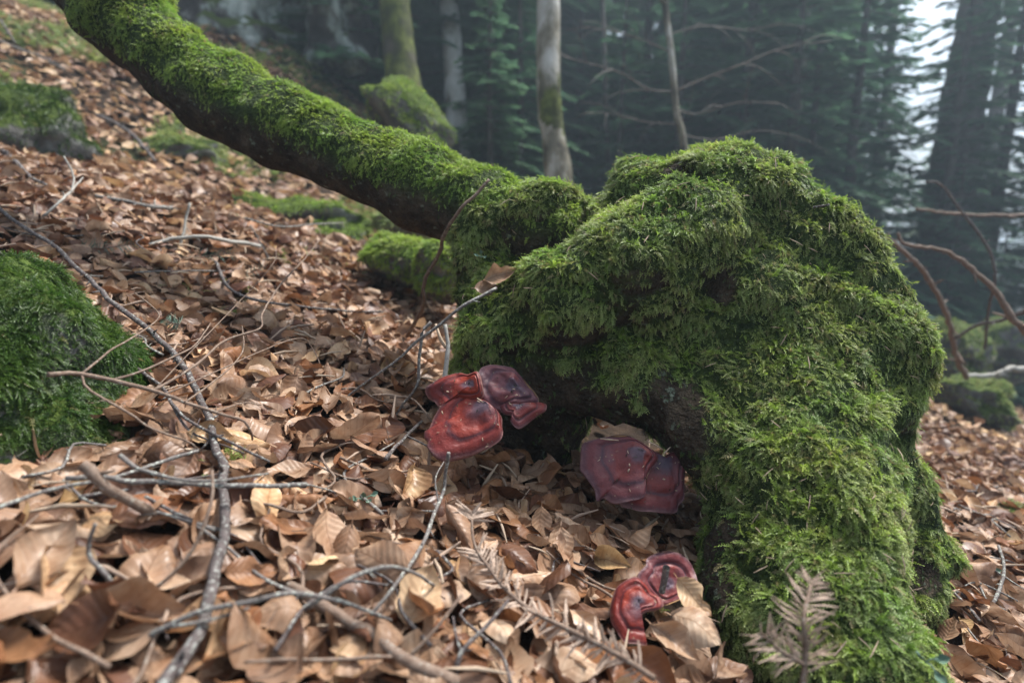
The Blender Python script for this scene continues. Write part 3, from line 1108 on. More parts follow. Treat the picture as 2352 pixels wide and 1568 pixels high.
def fir_meshes(seed, H, R, dense=1.0):
    r = np.random.default_rng(seed)
    tv, tf = tube(catmull([[0, 0, -0.7], [0, 0, 0.4], [r.uniform(-.06, .06), r.uniform(-.06, .06), H * 0.5], [0, 0, H]], 14), np.linspace(0.02 * H + 0.03, 0.01, 14), 8, False)
    V, F = [], []
    bm = MB()
    z = 0.25
    while z < H - 0.15:
        fr = z / H
        L0 = R * (1 - fr) ** 0.75 * (0.75 + 0.25 * min(1, fr * 8))
        nb = 5 if L0 > 0.5 else 4
        a0 = r.uniform(0, 6.28)
        for b in range(nb):
            if r.random() < 0.12:
                continue
            az = a0 + b * 2 * math.pi / nb + r.uniform(-0.35, 0.35)
            L = L0 * r.uniform(0.6, 1.2)
            out = np.array([math.cos(az), math.sin(az), 0])
            sdv = np.array([-math.sin(az), math.cos(az), 0])
            rise = r.uniform(-0.25, 0.15) + 0.35 * fr
            n = max(6, int(L / 0.048 * dense))
            q0 = None
            for k in range(n):
                t = (k + 0.5) / n
                a = np.array([0, 0, z]) + out * L * t + np.array([0, 0, L * (rise * t - 0.30 * t * t)])
                if t > 0.16:
                    for sg in (-1, 1):
                        l = (0.12 + 0.42 * L * (1 - t) * 0.75) * r.uniform(0.7, 1.2)
                        l = min(l, 0.55)
                        d = norm(out * r.uniform(0.5, 0.9) + sdv * sg + np.array([0, 0, r.uniform(-0.38, 0.05)]))
                        w = r.uniform(0.032, 0.058)
                        pn = norm(np.cross(d, np.array([0, 0, 1.0])))
                        i = len(V)
                        m = a + d * l * 0.45
                        V += [a, m + pn * w, a + d * l + [0, 0, -0.05 * l], m - pn * w]
                        F += [[i, i + 1, i + 2, i + 3]]
            if r.random() < 0.75:
                q = [np.array([0, 0, z]) + out * L * t + np.array([0, 0, L * (rise * t - 0.30 * t * t)]) for t in np.linspace(0, 0.95, 5)]
                bm.add(*tube(q, np.linspace(0.014, 0.004, 5), 3, False))
        z += r.uniform(0.13, 0.21)
    t = mesh('fir_trunk', tv, tf, M['fir_bark'])
    bv, bf = np.vstack(bm.v), np.array(bm.f)
    cr = mesh('fir_crown', np.vstack([np.array(V), bv]), np.vstack([np.array(F), bf + len(V)]), M['fir'], False)
    cr.materials.append(M['dead_branch'])
    cr.polygons.foreach_set('material_index', np.concatenate([np.zeros(len(F), np.int32), np.ones(len(bf), np.int32)]))
    return t, cr


FIRS = [fir_meshes(200 + i, h, R) for i, (h, R) in enumerate(((7.5, 1.7), (9.0, 2.0), (6.0, 1.5), (10.0, 2.2), (4.0, 1.2)))]
fr_rng = np.random.default_rng(99)
placed = []
LBL = {0: 'dark green fir with drooping branches crowded in the forest behind the stump',
       1: 'hazy blue green fir deep in the forest behind the stump',
       3: 'dark fir standing above the leafy slope beyond the high end of the leaning trunk',
       2: 'loose fir with sky showing through its branches beyond the bare branches'}


def fir_label(px, d, lb):
    if lb == 3:
        return LBL[3]
    tone = 'young dark green' if d < 8 else ('dark green' if d < 13 else ('hazy blue green' if d < 21 else 'faint hazy'))
    if px < 900:
        where = 'behind the lichen streaked crag'
    elif px < 1000:
        where = 'behind the olive mossy trunk'
    elif px < 1150:
        where = 'behind the pale lichen covered trunk'
    elif px < 1400:
        where = 'behind the kinked beech'
    elif px < 1600:
        where = 'behind the leaning sapling'
    elif px < 1930:
        where = 'above the top of the mossy stump'
    elif px < 2180:
        where = 'between the stump and the broad dark conifer'
    else:
        where = 'beside the broad dark conifer against bright sky'
    return f'{tone} fir with drooping branches {where}'


def put_fir(px, d, variant, lb, scale=1.0):
    q = CAM + ray(px, 430) * d
    z = float(gz(q[0], q[1]))
    e = empty('fir_tree', (q[0], q[1], z - 0.15))
    e.rotation_euler = (0, 0, fr_rng.uniform(0, 6.28))
    e.scale = (scale,) * 3
    tag(e, fir_label(px, d, lb), 'tree', ('firs crowded behind the stump', 'firs deep in the forest', 'firs at the bright forest edge', 'firs above the leafy slope')[lb])
    t, cr = FIRS[variant]
    obj('trunk', t, e)
    obj('crown', cr, e)


for d, step in ((7.2, 150), (9.0, 135), (11.5, 120), (15, 105), (20, 90), (27, 90)):
    px = 560 + fr_rng.uniform(0, step)
    while px < 2500:
        pj = px + fr_rng.uniform(-0.3, 0.3) * step
        dj = d * fr_rng.uniform(0.9, 1.1)
        clear = (pj > 1960 and d > 8.0)
        near_crag = pj < 900 and d < 13
        if not near_crag and not (clear and fr_rng.random() < 0.97) and not (1180 < pj < 1340 and d < 8):
            v = int(fr_rng.integers(0, 4)) if not (d < 8) else int(fr_rng.choice([0, 2, 4]))
            put_fir(pj, dj, v, 2 if pj > 1930 else (0 if d < 13 else 1), fr_rng.uniform(0.85, 1.2))
        px += step
for px, d, sc in ((-160, 6.0, 0.9), (-40, 7.5, 1.0), (90, 6.6, 0.8), (180, 9.0, 1.0), (20, 10.0, 1.2), (240, 11.0, 1.2), (360, 14.0, 1.2)):
    put_fir(px, d, int(fr_rng.integers(0, 4)), 3, sc)
for px, d, sc in ((2010, 8.8, 0.8),):
    put_fir(px, d, 0, 2, sc)
put_fir(2140, 10.2, 2, 2, 0.8)
# small firs low in the gap behind the trunk
for px, d in ((1130, 5.6), (1190, 6.4), (780, 6.0), (1010, 8.0), (1700, 6.6), (1960, 6.4), (2120, 9.0), (2210, 6.6), (2240, 8.5), (2330, 7.4)):
    put_fir(px, d, 4, 0 if px < 1930 else 2, fr_rng.uniform(0.55, 0.9))


# ================================================================== BRACKET FUNGI
s = NT('lacquer_cap')
ring = s.attr('ring')
pos = object_coords(s)
n1 = s.noise(26, 4, 0.6, pos)
n2 = s.noise(70, 4, 0.6, pos)
rr_ = s.math('ADD', ring, s.math('MULTIPLY', s.math('SUBTRACT', n1, 0.5), 0.22))
c = s.ramp(rr_, [(0.0, (0.085, 0.060, 0.080)), (0.18, (0.120, 0.060, 0.072)), (0.27, (0.175, 0.019, 0.010)), (0.50, (0.250, 0.026, 0.009)), (0.60, (0.180, 0.018, 0.009)),
                 (0.645, (0.070, 0.016, 0.020)), (0.69, (0.155, 0.017, 0.012)), (0.86, (0.185, 0.022, 0.014)), (0.94, (0.095, 0.018, 0.018)), (1.0, (0.22, 0.10, 0.085))])
c = s.mix(s.math('MULTIPLY', s.math('MULTIPLY', s.rng(s.noise(17, 4, 0.6, pos), 0.47, 0.62), s.rng(ring, 0.45, 0.75, 1.0, 0.25)), 0.6), c, (0.070, 0.056, 0.074))
c = s.mix(s.math('MULTIPLY', s.attr('tone'), 0.9), c, s.mix(0.62, s.mix(1.0, c, (0.60, 0.75, 1.0), 'MULTIPLY'), (0.085, 0.062, 0.084)))
n3 = s.noise(150, 5, 0.7, pos)
c = s.mix(s.rng(n3, 0.30, 0.72, 0.0, 0.55), c, s.mix(1.0, c, (0.55, 0.50, 0.55), 'MULTIPLY'))
vs = s.n('TexVoronoi')
vs.inputs['Scale'].default_value = 130
s.l(pos, vs.inputs['Vector'])
c = s.mix(s.math('MULTIPLY', s.rng(vs.outputs['Distance'], 0.10, 0.18, 1, 0), s.rng(s.noise(40, 2, 0.5, pos), 0.50, 0.58)), c, (0.20, 0.15, 0.09))
c = s.mix(s.rng(n2, 0.70, 0.76, 0, 0.7), c, (0.020, 0.024, 0.012))
c = s.mix(s.attr('under'), c, (0.42, 0.27, 0.12))
s.base(c, s.rng(n2, 0.3, 0.7, 0.36, 0.60), 0.28)
s.b.inputs['Coat Weight'].default_value = 0.05
s.b.inputs['Coat Roughness'].default_value = 0.2
s.bump(s.math('ADD', s.math('ADD', n1, s.math('MULTIPLY', n2, 0.4)), s.math('MULTIPLY', n3, 0.35)), 0.55, 0.006)
M['fungus'] = s.m


def fungus_lobe(name, parent, outline, apex, depth, nrm, thick, seed, tone=0.0, dome=0.022, crumple=0.004, label=None):
    """cap with growth zones; the outline lies in its own tilted plane"""
    nrm = norm(nrm)
    A = P(apex[0], apex[1], depth)

    def onplane(px, py):
        d = ray(px, py)
        return CAM + d * ((A - CAM) @ nrm) / (d @ nrm)
    o3 = np.array([onplane(*q) for q in outline])
    o3 = np.vstack([o3, o3[:1]])
    NA = 84
    c = catmull(np.vstack([o3[-2:-1], o3, o3[1:2]]), 4000)
    m = len(o3) + 1
    c = c[int(4000 / m):int(4000 * (m - 1) / m)]
    c = c[np.linspace(0, len(c) - 1, NA + 1).astype(int)[:-1]]
    rad = np.linalg.norm(c - A, axis=1)
    V, R, U = [A + nrm * dome], [0.0], [0.0]
    rs = np.concatenate([np.linspace(0.06, 0.90, 17), [0.94, 0.97, 0.99]])
    for r in rs:
        q = A + (c - A) * r
        z1 = 0.0006 * np.sin((r + 0.05 * vnoise(q * 20, seed)) * 26) * smooth(0.35, 0.55, r)
        z2 = -0.0022 * np.exp(-((r - 0.68 - 0.05 * vnoise(q * 16, seed + 3)) / 0.035) ** 2)
        h = dome * (1 - r ** 2.4) + z1 + z2 + crumple * fbm(q * 38, 3, seed) * (1 - 0.5 * r) + 0.0042 * fbm(q * 24, 3, seed + 9) * (1.15 - 0.6 * r)
        h = h + 0.0045 * r * r * np.sin(3 * np.linspace(0, 2 * math.pi, NA, endpoint=False) + seed)
        h = h - thick * 0.35 * smooth(0.90, 1.0, r)
        V += list(q + nrm * h[:, None] if np.ndim(h) else q + nrm * h)
        R += [r] * NA
        U += [0.0] * NA
    wave = 0.003 * fbm(c * 45, 2, seed + 4) + 0.0045 * np.sin(3 * np.linspace(0, 2 * math.pi, NA, endpoint=False) + seed)
    for k, (sc, dz, un) in enumerate(((1.0, 0.55, 0.0), (0.99, 0.85, 0.25), (0.955, 1.05, 1.0), (0.80, 1.25, 1.0), (0.5, 1.6, 1.0), (0.15, 2.0, 1.0))):
        q = A + (c - A) * sc - nrm * (thick * dz) + nrm * (wave * (sc > 0.9))[:, None] + nrm * (0.006 * fbm(c * 14, 2, seed + 9) * (sc > 0.9))[:, None]
        V += list(q)
        R += [1.0 if k < 2 else 0.9] * NA
        U += [un] * NA
    V += [A - nrm * thick * 2.2]
    R += [0.5]
    U += [1.0]
    nr = len(rs) + 6
    F = [[0, 1 + (j + 1) % NA, 1 + j] for j in range(NA)]
    for i in range(nr - 1):
        a, b = 1 + i * NA, 1 + (i + 1) * NA
        F += [[a + j, a + (j + 1) % NA, b + (j + 1) % NA, b + j] for j in range(NA)]
    e = 1 + (nr - 1) * NA
    F += [[e + j, e + (j + 1) % NA, e + NA] for j in range(NA)]
    V = np.array(V)
    # face orientation: the normal of the first fan must look along nrm
    a, b, d_ = V[F[0][0]], V[F[0][1]], V[F[0][2]]
    if np.cross(b - a, d_ - a) @ nrm < 0:
        F = [f[::-1] for f in F]
    tv = np.clip(tone + 0.3 * vnoise(V * 18, seed), 0, 1)
    ob = obj(name, mesh(name, rel(parent, V), F, M['fungus'], True, {'ring': np.array(R), 'under': np.array(U), 'tone': tv}), parent)
    if label:
        ob['label'] = label
    return ob


def crop(pts, ox, oy, k):
    return [(ox + x * k, oy + y * k) for x, y in pts]


def debris(parent, spots, d_off, mat, size):
    """crumbs of wood and needle lying on a cap"""
    for (px, py, d, L, ang) in spots:
        a = P(px, py, d)
        dv = norm(P(px + math.cos(ang) * 10, py + math.sin(ang) * 10, d) - a)
        v, f = tube([a - dv * L / 2, a, a + dv * L / 2], [size * 0.6, size, size * 0.5], 5)
        obj('crumb', MB().add(rel(parent, v), f).mesh('crumb', mat), parent)


K1 = (922.4, 807.1, 0.18383)
d1 = 0.915
FA = empty('bracket_fungus', tuple(P(1190, 900, d1 + 0.03)))
tag(FA, 'large glossy red bracket fungus with four lobes on the side of the stump', 'fungus')
fungus_lobe('lobe', FA, crop([(960, 250), (1000, 180), (1100, 155), (1250, 180), (1380, 210), (1480, 300), (1580, 400), (1690, 520), (1720, 620), (1600, 660), (1480, 680), (1380, 700), (1280, 740), (1150, 780), (1000, 720), (910, 560), (890, 400)], *K1),
            crop([(1420, 470)], *K1)[0], d1 + 0.004, (0.05, -0.80, 0.60), 0.005, 3, 0.75, 0.010, 0.010, 'purple grey puckered lobe against the stump')
fungus_lobe('lobe', FA, crop([(690, 240), (820, 270), (960, 260), (1010, 420), (990, 560), (800, 600), (640, 590), (560, 650), (470, 700), (400, 620), (310, 560), (285, 490), (330, 430), (450, 350), (550, 290)], *K1),
            crop([(900, 420)], *K1)[0], d1 - 0.012, (-0.30, -0.74, 0.62), 0.006, 5, 0.0, 0.007, 0.004, 'orange red lobe with a folded rim')
fungus_lobe('lobe', FA, crop([(600, 600), (700, 550), (850, 560), (1000, 600), (1150, 680), (1245, 800), (1255, 930), (1270, 1020), (1240, 1110), (1130, 1180), (1010, 1215), (850, 1280), (660, 1330), (520, 1365), (400, 1310), (320, 1200), (330, 1140), (280, 1080), (275, 1000), (330, 960), (380, 830), (450, 730), (520, 660)], *K1),
            crop([(1060, 660)], *K1)[0], d1 - 0.020, (-0.10, -0.72, 0.70), 0.006, 8, 0.05, 0.007, 0.0035, 'broad red fan lobe with dark growth rings')
fungus_lobe('lobe', FA, crop([(1230, 660), (1380, 640), (1500, 650), (1620, 640), (1760, 620), (1815, 660), (1800, 740), (1700, 800), (1600, 860), (1480, 940), (1400, 920), (1360, 860), (1370, 790), (1270, 750)], *K1),
            crop([(1440, 680)], *K1)[0], d1 - 0.016, (0.10, -0.70, 0.71), 0.006, 12, 0.35, 0.006, 0.0035, 'small mauve lobe with a pale rolled rim')
debris(FA, [(1052, 985, 0.875, 0.010, -0.9), (1048, 990, 0.873, 0.006, 0.4), (1016, 948, 0.878, 0.006, 1.3), (1105, 993, 0.876, 0.004, 0.6), (1103, 919, 0.882, 0.012, 0.6), (1028, 899, 0.88, 0.004, 0.2), (1186, 907, 0.89, 0.004, -0.4)], 0, M['wood_pale'], 0.0013)

def cap_crumbs(parent, lo, hi, d0, n, seed):
    rr = np.random.default_rng(seed)
    caps = [c for c in parent.children if c.name.startswith(('lobe', 'cap'))]
    pts, nrs = [], []
    for c in caps:
        co = np.empty(len(c.data.vertices) * 3, np.float32)
        no = np.empty(len(c.data.vertices) * 3, np.float32)
        c.data.vertices.foreach_get('co', co)
        c.data.vertices.foreach_get('normal', no)
        co, no = co.reshape(-1, 3)[:1600], no.reshape(-1, 3)[:1600]
        k = rr.choice(1600, n, replace=False)
        pts.append(co[k] + rr.normal(size=(n, 3)) * 0.001)
        nrs.append(no[k])
    p_, n_ = np.vstack(pts), np.vstack(nrs)
    d_ = norm(rr.normal(size=p_.shape))
    d_ = norm(d_ - n_ * np.einsum('ij,ij->i', d_, n_)[:, None])
    X, Y, Z = frame(d_, n_)
    scatter('crumbs', p_ + n_ * 0.0008, euler_from_axes(X, Y, Z), rr.uniform(0.0018, 0.006, len(p_)), rr.integers(0, 3, len(p_)).astype(float), CRUMB, parent)


CV, CF = tube([[-0.5, 0, 0], [0, 0.05, 0.05], [0.5, 0, 0]], [0.08, 0.16, 0.06], 5, False)
CRUMB = [source(mesh('crumb', CV, CF, M[k], False)) for k in ('wood_pale', 'moss', 'twig_dark')]
cap_crumbs(FA, 0, 0, d1, 16, 1)

K2 = (1268.3, 951.2, 0.18383)
d2 = 0.93
FB = empty('bracket_fungus', tuple(P(1545, 1050, d2 + 0.02)))
tag(FB, 'dark maroon bracket fungus of two overlapping caps inside the root arch', 'fungus')
fungus_lobe('cap', FB, crop([(980, 330), (1330, 520), (1420, 500), (1560, 450), (1700, 600), (1660, 720), (1650, 900), (1660, 1050), (1600, 1120), (1560, 1220), (1420, 1240), (1250, 1225), (1100, 1215), (980, 1170), (860, 1120), (800, 900), (900, 600)], *K2),
            crop([(1430, 560)], *K2)[0], d2 + 0.006, (0.05, -0.78, 0.62), 0.007, 21, 0.45, 0.005, 0.003, 'lower maroon cap with a cream pore surface below')
fungus_lobe('cap', FB, crop([(370, 370), (430, 330), (640, 290), (850, 270), (1000, 290), (1200, 400), (1330, 540), (1240, 680), (1185, 800), (1175, 960), (1130, 1050), (980, 1080), (850, 1110), (740, 1100), (650, 1040), (560, 1080), (530, 960), (480, 880), (380, 740), (345, 680), (350, 540)], *K2),
            crop([(1120, 470)], *K2)[0], d2 - 0.016, (-0.06, -0.78, 0.62), 0.006, 24, 0.50, 0.006, 0.003, 'upper maroon cap dusted with crumbs')
debris(FB, [(1465, 1106, 0.893, 0.012, 1.0), (1446, 1068, 0.90, 0.006, 1.3), (1444, 1080, 0.897, 0.006, 2.0), (1525, 1100, 0.905, 0.004, 0.2), (1400, 1009, 0.92, 0.03, 0.1), (1505, 1022, 0.918, 0.03, 0.5), (1530, 1036, 0.915, 0.02, -0.8)], 0, M['wood_pale'], 0.0014)

cap_crumbs(FB, 0, 0, d2, 24, 2)
K3 = (1326.0, 1210.7, 0.228)
d3 = 0.745
FC = empty('bracket_fungus', tuple(P(1540, 1400, d3 + 0.01)))
tag(FC, 'curled blood red bracket fungus on the ground beside the stump foot, half under leaves', 'fungus')
fungus_lobe('lobe', FC, crop([(760, 270), (900, 250), (1050, 280), (1150, 350), (1200, 450), (1205, 560), (1120, 680), (960, 760), (850, 760), (700, 640), (600, 500), (690, 380), (700, 310)], *K3),
            crop([(930, 560)], *K3)[0], d3, (0.05, -0.62, 0.78), 0.007, 31, 0.5, -0.006, 0.004)
fungus_lobe('lobe', FC, crop([(600, 500), (690, 560), (760, 640), (850, 700), (860, 800), (700, 850), (640, 900), (640, 980), (680, 1080), (700, 1180), (580, 1170), (470, 1160), (400, 1050), (340, 950), (330, 820), (350, 700), (400, 600), (500, 530)], *K3),
            crop([(620, 760)], *K3)[0], 0.700, (-0.12, -0.60, 0.79), 0.007, 34, 0.05, 0.004, 0.004)
v, f = tube(catmull([P(1520, 1358, 0.735), P(1525, 1335, 0.728), P(1531, 1302, 0.720)], 8), [0.0045, 0.0042, 0.004, 0.0041, 0.0043, 0.0044, 0.0045, 0.0046], 12, False, 0.05)
st = obj('hollow_stem', mesh('hollow_stem', v, f, M['twig_grey']))
tag(st, 'short hollow grey stem standing out of the curled red fungus', 'stem')

# ================================================================== DEAD LEAVES
def leaf_mesh(seed, nu=10, nv=8, mat=None, fold=None, curl=None, roll=None):
    r = np.random.default_rng(seed)
    fold = r.uniform(0.05, 0.45) if fold is None else fold
    curl = r.normal(0, 0.9) if curl is None else curl
    roll = r.normal(0, 0.8) if roll is None else roll
    tw = r.normal(0, 0.35)
    wid = r.uniform(0.29, 0.36)
    u = np.linspace(0, 1, nu)
    w = np.linspace(-1, 1, nv + (nv % 2 == 0))
    nv = len(w)
    U, W = np.meshgrid(u, w, indexing='ij')
    prof = wid * np.sin(np.pi * np.clip(U, 0, 1) ** 0.86) ** 0.78
    prof = np.maximum(prof, 0.0)
    edge = 1 + (0.030 * np.sin(U * 46 + seed) + 0.10 * vnoise(np.stack([U * 5 + seed, np.sign(W), 0 * U], -1), seed + 3)) * (np.abs(W) > 0.6)
    if seed % 5 == 0:                                               # a torn bite out of the margin
        edge = edge - 0.55 * np.exp(-((U - 0.3 - 0.4 * r.random()) / 0.10) ** 2) * (W > 0.4)
    x = U - 0.5
    y = prof * W * edge
    z = np.abs(W) * prof * fold                                     # folded along the midrib
    z = z + 0.007 * np.sin((U - 0.22 * np.abs(W)) * 2 * math.pi * 8) * np.abs(W) * (nu > 8)      # pleats between side veins
    z = z + 0.045 * np.sin(U * 7 + seed) * W * np.abs(W)             # wavy margin
    # roll across and curl along
    a = W * roll * 0.9
    y2 = y * np.sinc(a / math.pi * 0.9)
    z = z + prof * np.abs(W) * np.sin(np.abs(a)) * 0.7 * np.sign(roll)
    k = curl
    X = np.where(abs(k) > 1e-3, np.sin(k * x) / k, x)
    Zc = (1 - np.cos(k * x)) / k if abs(k) > 1e-3 else 0 * x
    Nx, Nz = -np.sin(k * x), np.cos(k * x)
    vx = X + Nx * z
    vz = Zc + Nz * z
    ct, st_ = np.cos(tw * x), np.sin(tw * x)
    vy = y2 * ct - vz * st_ * 0.6
    vz = y2 * st_ + vz * ct
    V = np.stack([vx, vy, vz], -1).reshape(-1, 3)
    V[:, 2] += 0.075 * fbm(np.stack([U * 2.2 + seed, W * 0.9, 0 * U], -1).reshape(-1, 3), 3, seed)
    V[:, 1] += 0.04 * vnoise(np.stack([U * 3 + seed, W * 0.3, 0 * U + 5], -1).reshape(-1, 3), seed)
    uv = np.stack([U, W], -1).reshape(-1, 2)
    i = np.arange(nu - 1)[:, None] * nv
    j = np.arange(nv - 1)[None, :]
    F = np.stack([i + j, i + nv + j, i + nv + j + 1, i + j + 1], -1).reshape(-1, 4)
    # stalk
    a = V[0 + nv // 2]
    s0 = a + np.array([-0.13, 0.02 * r.normal(), 0.03])
    b = len(V)
    V = np.vstack([V, a + [0, 0.012, 0], a + [0, -0.012, 0], s0 + [0, -0.008, 0], s0 + [0, 0.008, 0]])
    uv = np.vstack([uv, [[0.0, 0.0]] * 4])
    F = np.vstack([F, [[b, b + 1, b + 2, b + 3]]])
    V[:, 2] -= np.median(V[:, 2])
    return mesh('beech_leaf', V, F, mat, True, None, uv)


MATS = ['leaf_tan'] * 9 + ['leaf_straw'] * 1 + ['leaf_rust'] * 3 + ['leaf_dark'] * 6 + ['leaf_mauve'] * 5
FAR = ['leaf_tan'] * 12 + ['leaf_straw'] * 9 + ['leaf_rust'] * 2 + ['leaf_dark'] * 2 + ['leaf_mauve'] * 4
LRS = [source(leaf_mesh(500 + i, 6, 5, M[m])) for i, m in enumerate(FAR)]
MRS = [source(leaf_mesh(600 + i, 9, 7, M[m])) for i, m in enumerate(MATS)]


def in_frame(p, m=60):
    x, y, d = proj(p)
    return (d > 0.15) & (x > -m) & (x < 2352 + m) & (y > -m) & (y < 1568 + m)


def leaf_spots(n, xr, yr):
    x = RNG.uniform(*xr, n)
    y = RNG.uniform(*yr, n)
    return x, y


def leaf_frames(n, flat=0.30):
    az = RNG.uniform(0, 2 * math.pi, n)
    tilt = np.abs(RNG.normal(0, flat, n)) + np.where(RNG.random(n) < 0.12, RNG.uniform(0.3, 1.0, n), 0)
    ta = RNG.uniform(0, 2 * math.pi, n)
    slope = norm(np.array([0.307, -0.082, 1.0]))
    N = norm(slope + np.stack([np.cos(ta) * np.sin(tilt), np.sin(ta) * np.sin(tilt), 0 * ta], -1) * 1.25)
    flip = RNG.random(n) < 0.35
    N = np.where(flip[:, None], -N, N)
    D = np.stack([np.cos(az), np.sin(az), 0 * az], -1)
    D = norm(D - N * np.einsum('ij,ij->i', D, N)[:, None])
    return D, N, tilt


def litter(name, n, xr, yr, dens_fn, size, srcs, zmax, label):
    x, y = leaf_spots(n, xr, yr)
    p = np.stack([x, y, gz(x, y)], -1)
    r = np.sqrt(x * x + y * y)
    k = in_frame(p, 260) & (RNG.random(n) < dens_fn(r, x, y))
    p = p[k]
    m = len(p)
    D, N, tilt = leaf_frames(m)
    S = size * RNG.uniform(0.55, 1.3, m)
    p[:, 2] += 0.004 + RNG.random(m) * zmax + 0.30 * S * np.sin(np.clip(tilt, 0, 1.2))
    fx, fy, fd = proj(p)
    hollow = (fx > 1320) & (fx < 1610) & (fy > 940) & (fy < 1085) & (fd < 2.2) & (RNG.random(m) < 0.93)
    inside = hollow | (fx > 1385) & (fx < 1600) & (fy > 1275) & (fy < 1510) & (fd < 1.0) & (RNG.random(m) < 0.8)
    nb = (p[:, 0] > -0.4) & (p[:, 0] < 1) & (p[:, 1] > 0.4) & (p[:, 1] < 1.5)
    inside[nb] |= root_sdf(p[nb]) < 0.012
    p, D, N, S = p[~inside], D[~inside], N[~inside], S[~inside]
    X, Y, Z = frame(D, N)
    print(name, len(p))
    o = scatter(name, p, euler_from_axes(X, Y, Z), S, RNG.integers(0, len(srcs), len(p)).astype(float), srcs, None, label)
    return o


litter('leaf_litter', 26000, (-2.6, 2.6), (0.22, 2.6), lambda r, x, y: np.full_like(r, 1.0) * smooth(0.1, 0.3, r), 0.062, MRS, 0.022, 'thick brown litter of fallen beech leaves around the stump')
litter('leaf_litter', 60000, (-9, 9), (2.4, 9.5), lambda r, x, y: np.clip(1.1 - r / 14, 0, 1) * smooth(-1.2, -0.2, 1.0 - 0.35 * np.maximum(0, y - 4) * (x > -1)), 0.075, LRS, 0.03, 'brown leaf litter farther up and down the slope')

COLOUR = {'leaf_tan': 'tan', 'leaf_straw': 'pale straw', 'leaf_rust': 'rust brown', 'leaf_dark': 'dark brown', 'leaf_mauve': 'mauve brown'}
FORMS = [('flat', dict(fold=0.14, curl=0.45, roll=0.3)), ('gently cupped', dict(fold=0.35, curl=1.2, roll=0.95)), ('rolled up', dict(fold=0.35, curl=0.5, roll=1.9)), ('arched', dict(fold=0.12, curl=-1.5, roll=-0.5))]
HRS = {(fi, q): leaf_mesh(700 + 10 * fi + q, 13, 9, M['leaf_tan'], **FORMS[fi][1]) for fi in range(4) for q in range(4)}


def where_on_slope(p):
    x, y, _ = proj(np.asarray(p))
    if x > 2050:
        return 'beyond the stump foot'
    if x > 1150 and y > 1000:
        return 'under the root arch' if y < 1300 else 'before the curled red fungus'
    if x > 820 and y > 1050:
        return 'below the large red fungus'
    if x > 820:
        return 'beside the large red fungus'
    if y < 700:
        return 'on the slope below the trunk'
    if x > 420:
        return 'beside the thick lichen stick'
    return 'near the peeled stick' if y > 1040 else 'among the crossing sticks'


def single_leaf(p, D, N, S, fi, q, mat, label, group='fallen beech leaves around the stump'):
    X, Y, Z = frame(np.array([D]), np.array([N]))
    o = obj('beech_leaf', HRS[(fi, q)])
    o.location = p
    o.rotation_euler = tuple(euler_from_axes(X, Y, Z)[0])
    o.scale = (S, S, S)
    o.material_slots[0].link = 'OBJECT'
    o.material_slots[0].material = M[mat]
    tag(o, label, 'leaf', group)
    return o


# the leaves that show largest, one by one
cx, cy = leaf_spots(5200, (-1.5, 1.4), (0.24, 1.9))
cp = np.stack([cx, cy, gz(cx, cy)], -1)
px_, py_, dd_ = proj(cp)
ok = (px_ > -30) & (px_ < 2380) & (py_ > 300) & (py_ < 1600)
ok &= root_sdf(cp + [0, 0, 0.03]) > 0.03
ok &= ~((px_ > 1370) & (px_ < 1640) & (py_ > 1270) & (py_ < 1560))
ok &= ~((px_ > 1300) & (px_ < 1620) & (py_ > 930) & (py_ < 1090))
ok &= ~((px_ < 330) & (py_ > 600) & (py_ < 1060) & (px_ * 1.0 + 500 < py_ + 160))
cp, dd_ = cp[ok], dd_[ok]
ordr = np.argsort(dd_ + RNG.uniform(0, 0.35, len(dd_)))
chosen = []
for i in ordr:
    if all((cp[i, 0] - cp[j, 0]) ** 2 + (cp[i, 1] - cp[j, 1]) ** 2 > 0.036 ** 2 for j in chosen):
        chosen.append(i)
    if len(chosen) >= 288:
        break
D, N, tilt = leaf_frames(len(chosen), 0.27)
MW = ['leaf_tan'] * 12 + ['leaf_straw'] * 2 + ['leaf_rust'] * 3 + ['leaf_dark'] * 2 + ['leaf_mauve'] * 4
for k, i in enumerate(chosen):
    fi = int(RNG.choice([0, 1, 2, 3], p=[0.34, 0.34, 0.14, 0.18]))
    mt = MW[int(RNG.integers(0, len(MW)))]
    S = 0.066 * RNG.uniform(0.65, 1.32)
    p = cp[i] + np.array([0, 0, 0.020 + 0.012 * RNG.random() + 0.34 * S * math.sin(min(tilt[k], 1.2))])
    pose = 'tilted up' if tilt[k] > 0.6 else 'lying'
    single_leaf(p, D[k], N[k], S, fi, int(RNG.integers(0, 4)), mt, f'{COLOUR[mt]} {FORMS[fi][0]} dead beech leaf {pose} {where_on_slope(p)}')


def leaf_at(px, py, d, length_px, ang, facing, fi, q, mat, label):
    """a leaf seen at a pixel: ang = direction of its tip in the picture, facing = 0 lying .. 1 turned to the camera"""
    p = P(px, py, d)
    D = P(px + math.cos(ang) * 20, py - math.sin(ang) * 20, d) - p
    N = norm(norm(CAM - p) * facing + np.array([0.2, -0.1, 0.9]) * (1 - facing))
    D = norm(D - N * (D @ N))
    return single_leaf(p, D, N, px_m(length_px, d), fi, q, mat, label, None)


